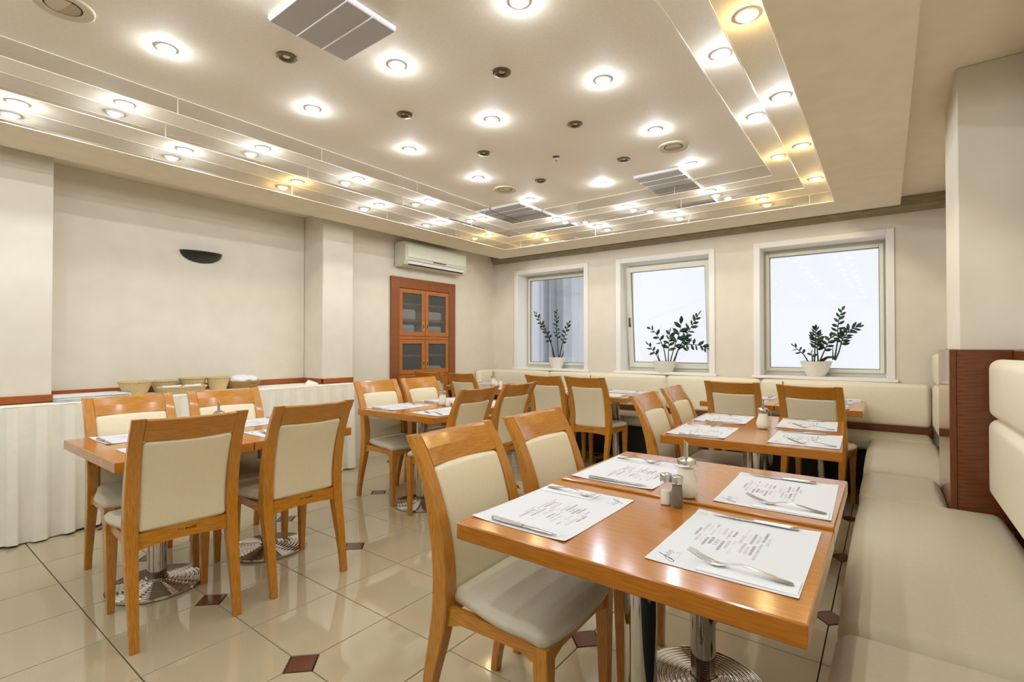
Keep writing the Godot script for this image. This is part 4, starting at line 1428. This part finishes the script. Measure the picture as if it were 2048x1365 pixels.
# --- ceiling fittings -------------------------------------------------------------
func downlight(label: String, at: Vector3, warm: bool):
	var d := thing("downlight", label, "ceiling light", at, 0.0, "recessed downlights in the ceiling tray")
	if not M.has("rim_mesh"):
		M.rim_mesh = lathe_mesh([Vector2(0.031, 0.0), Vector2(0.0305, -0.004), Vector2(0.034, -0.0075), Vector2(0.043, -0.005), Vector2(0.0445, 0.0)].map(func(v): return v), 28)
		M.bulb_mesh = lathe_mesh([Vector2(0, -0.025), Vector2(0.012, -0.0238), Vector2(0.021, -0.020), Vector2(0.0265, -0.013), Vector2(0.028, -0.001), Vector2(0, -0.001)], 24)
	put("rim", M.rim_mesh, M.vent_white, d)
	put("bulb", M.bulb_mesh, M.bulb_warm if warm else M.bulb_cool, d)
	var l := OmniLight3D.new()
	l.name = "light"
	d.add_child(l)
	l.position = Vector3(0, -0.0125, 0)
	l.light_color = WARM if warm else COOL
	l.light_energy = LAMP * (0.8 if warm else 1.0)
	l.light_size = 0.0105
	l.omni_range = 12.0
	l.omni_attenuation = 2.0
	l.shadow_enabled = true

func build_ceiling_fittings():
	var nth := ["first", "second", "third", "fourth", "fifth", "sixth", "seventh", "eighth", "ninth", "tenth"]
	var cols := [[-2.90, "left"], [-2.085, "middle"], [-1.27, "right"]]
	for c in 3:
		for r in 9:
			if c == 1 and r == 1:
				continue                      # the sprinkler takes this place
			downlight("glowing inner ceiling downlight, %s from the windows in the %s column" % [nth[r], cols[c][1]], Vector3(cols[c][0], Y3, -4.145 + 0.803 * r), false)
	for r in 10:
		downlight("glowing downlight of the outer left strip, %s from the windows" % nth[r], Vector3(-3.735, Y1, -4.50 + 0.797 * r), r == 0 or r == 3)
		downlight("glowing downlight of the outer right strip, %s from the windows" % nth[r], Vector3(-0.432, Y1, -4.52 + 0.80 * r), r in [0, 1, 3])
	for r in 9:
		downlight("glowing downlight of the inner left strip, %s from the windows" % nth[r], Vector3(-3.523, Y2, -4.13 + 0.80 * r), false)
		downlight("glowing downlight of the inner right strip, %s from the windows" % nth[r], Vector3(-0.628, Y2, -4.11 + 0.805 * r), r == 0)
	for r in 4:
		downlight("glowing downlight of the outer strip along the windows, %s from the left" % nth[r], Vector3(-3.30 + 0.81 * r, Y1, -4.850), r == 0 or r == 3)
	for r in 3:
		downlight("glowing downlight of the inner strip along the windows, %s from the left" % nth[r], Vector3(-2.885 + 0.813 * r, Y2, -4.642), false)
	# dark gimbal lamps between them
	var k := 0
	for q in [[-2.485, -1.34], [-1.68, -2.13], [-2.49, -2.14], [-1.675, -2.93], [-2.495, -2.94], [-1.68, -3.72], [-2.50, -3.74], [-1.68, -1.33], [-2.485, -0.54]]:
		var g := thing("gimbal_spot", "unlit bronze spot lamp in the inner ceiling, %s from the windows in the %s line" % [["fifth", "third", "third", "second", "second", "first", "first", "fourth", "fifth"][k] if k != 0 else "fourth", "left" if q[0] < -2 else "right"], "ceiling light", Vector3(q[0], Y3, q[1]), 0.0, "unlit spots in the inner ceiling")
		put("ring", lathe_mesh([Vector2(0.031, 0), Vector2(0.031, -0.005), Vector2(0.037, -0.009), Vector2(0.049, -0.0075), Vector2(0.053, -0.003), Vector2(0.053, 0)], 36), M.brass_dim, g)
		put("inner_ring", lathe_mesh([Vector2(0.0215, -0.0006), Vector2(0.0215, -0.004), Vector2(0.026, -0.007), Vector2(0.0305, -0.0045), Vector2(0.0305, -0.0006)], 32), M.brass_dim, g)
		put("socket", lathe_mesh([Vector2(0, -0.0008), Vector2(0.031, -0.0008), Vector2(0.031, -0.0004)].map(func(v): return v), 24), M.dark, g)
		put("lens", lathe_mesh([Vector2(0, -0.0030), Vector2(0.014, -0.0022), Vector2(0.0185, -0.0010)], 24), M.pot if k == 0 else M.steel, g)
		k += 1
	k = 0
	for q in [[-2.90, -0.54], [-1.272, -3.71], [-2.912, -3.75]]:
		var v := thing("ceiling_vent", ["round slotted ceiling vent at the near left of the tray", "round slotted ceiling vent at the right, before the flat panel", "round slotted ceiling vent at the far left, before the corner panel"][k], "vent", Vector3(q[0], Y3, q[1]), 0.2, "round ceiling vents")
		put("rim", lathe_mesh([Vector2(0.068, 0), Vector2(0.068, -0.004), Vector2(0.074, -0.008), Vector2(0.098, -0.0075), Vector2(0.106, -0.010), Vector2(0.111, -0.007), Vector2(0.112, 0)], 56), M.speaker, v)
		put("backing", lathe_mesh([Vector2(0, -0.001), Vector2(0.068, -0.001), Vector2(0.068, -0.0005)], 40), M.dark, v)
		var s := S()
		var half := PackedVector2Array()
		for i in 19:
			half.append(Vector2(0.061 * cos(PI * i / 18), 0.061 * sin(PI * i / 18)))
		prism(s, half, 0.002, 0.0065, Basis(Vector3(1, 0, 0), Vector3(0, 0, 1), Vector3(0, -1, 0)))
		made(s, "plate", M.speaker, v)
		s = S()
		for i in 19:
			var x := -0.054 + i * 0.006
			box(s, Vector3(x - 0.0016, -0.0058, -0.003), Vector3(x + 0.0016, -0.002, -sqrt(0.061 * 0.061 - x * x)))
		box(s, Vector3(-0.061, -0.006, 0.0), Vector3(0.061, -0.002, -0.005))
		made(s, "grille", M.speaker, v)
		k += 1
	var sp := thing("sprinkler", "tiny brass sprinkler head in the middle of the inner ceiling", "sprinkler", Vector3(-2.088, Y3, -3.35))
	put("plate", lathe_mesh([Vector2(0, -0.006), Vector2(0.022, -0.005), Vector2(0.030, 0.0)], 28), M.brass_dim, sp)
	var s3 := S()
	lathe(s3, [Vector2(0, -0.032), Vector2(0.011, -0.032), Vector2(0.012, -0.030), Vector2(0.005, -0.029), Vector2(0.005, -0.006)], 16)
	made(s3, "head", M.lid, sp)
	k = 0
	for q in [[-2.032, -1.318], [-3.213, -4.337], [-1.570, -4.337]]:
		var v := thing("ceiling_panel", ["white and grey flat air panel with raised ridges at the near left", "flat grey air panel in the far left corner of the tray", "flat grey air panel at the far edge under the right window side"][k], "air panel", Vector3(q[0], Y3, q[1]), 0.0, "square air panels on the ceiling")
		made_box("casing", Vector3(-0.203, -0.0005, -0.203), Vector3(0.203, -0.026, 0.203), M.vent_white, v, 0.006)
		for j in 3:
			made_box("cover", Vector3(-0.197, -0.0262, -0.197 + j * 0.1323), Vector3(0.197, -0.031, -0.197 + j * 0.1323 + 0.1293), M.vent_panel, v, 0.001)
		for j in 2:
			made_box("ridge", Vector3(-0.199, -0.0262, -0.0680 + j * 0.1323), Vector3(0.199, -0.036, -0.0645 + j * 0.1323), M.vent_white, v, 0.0008)
		var tm := TextMesh.new()
		tm.text = "Clinair"
		tm.font = sys_font("Droid Sans", 400, true)
		tm.font_size = 16
		tm.pixel_size = 0.0018
		tm.depth = 0.0008
		tm.curve_step = 3.0
		var o := put("lettering", tm, M.speaker, v)
		o.transform = Transform3D(Basis(Vector3(0, 0, -1), Vector3(-1, 0, 0), Vector3(0, -1, 0)).orthonormalized(), Vector3(0.17, -0.0312, 0.0))
		k += 1
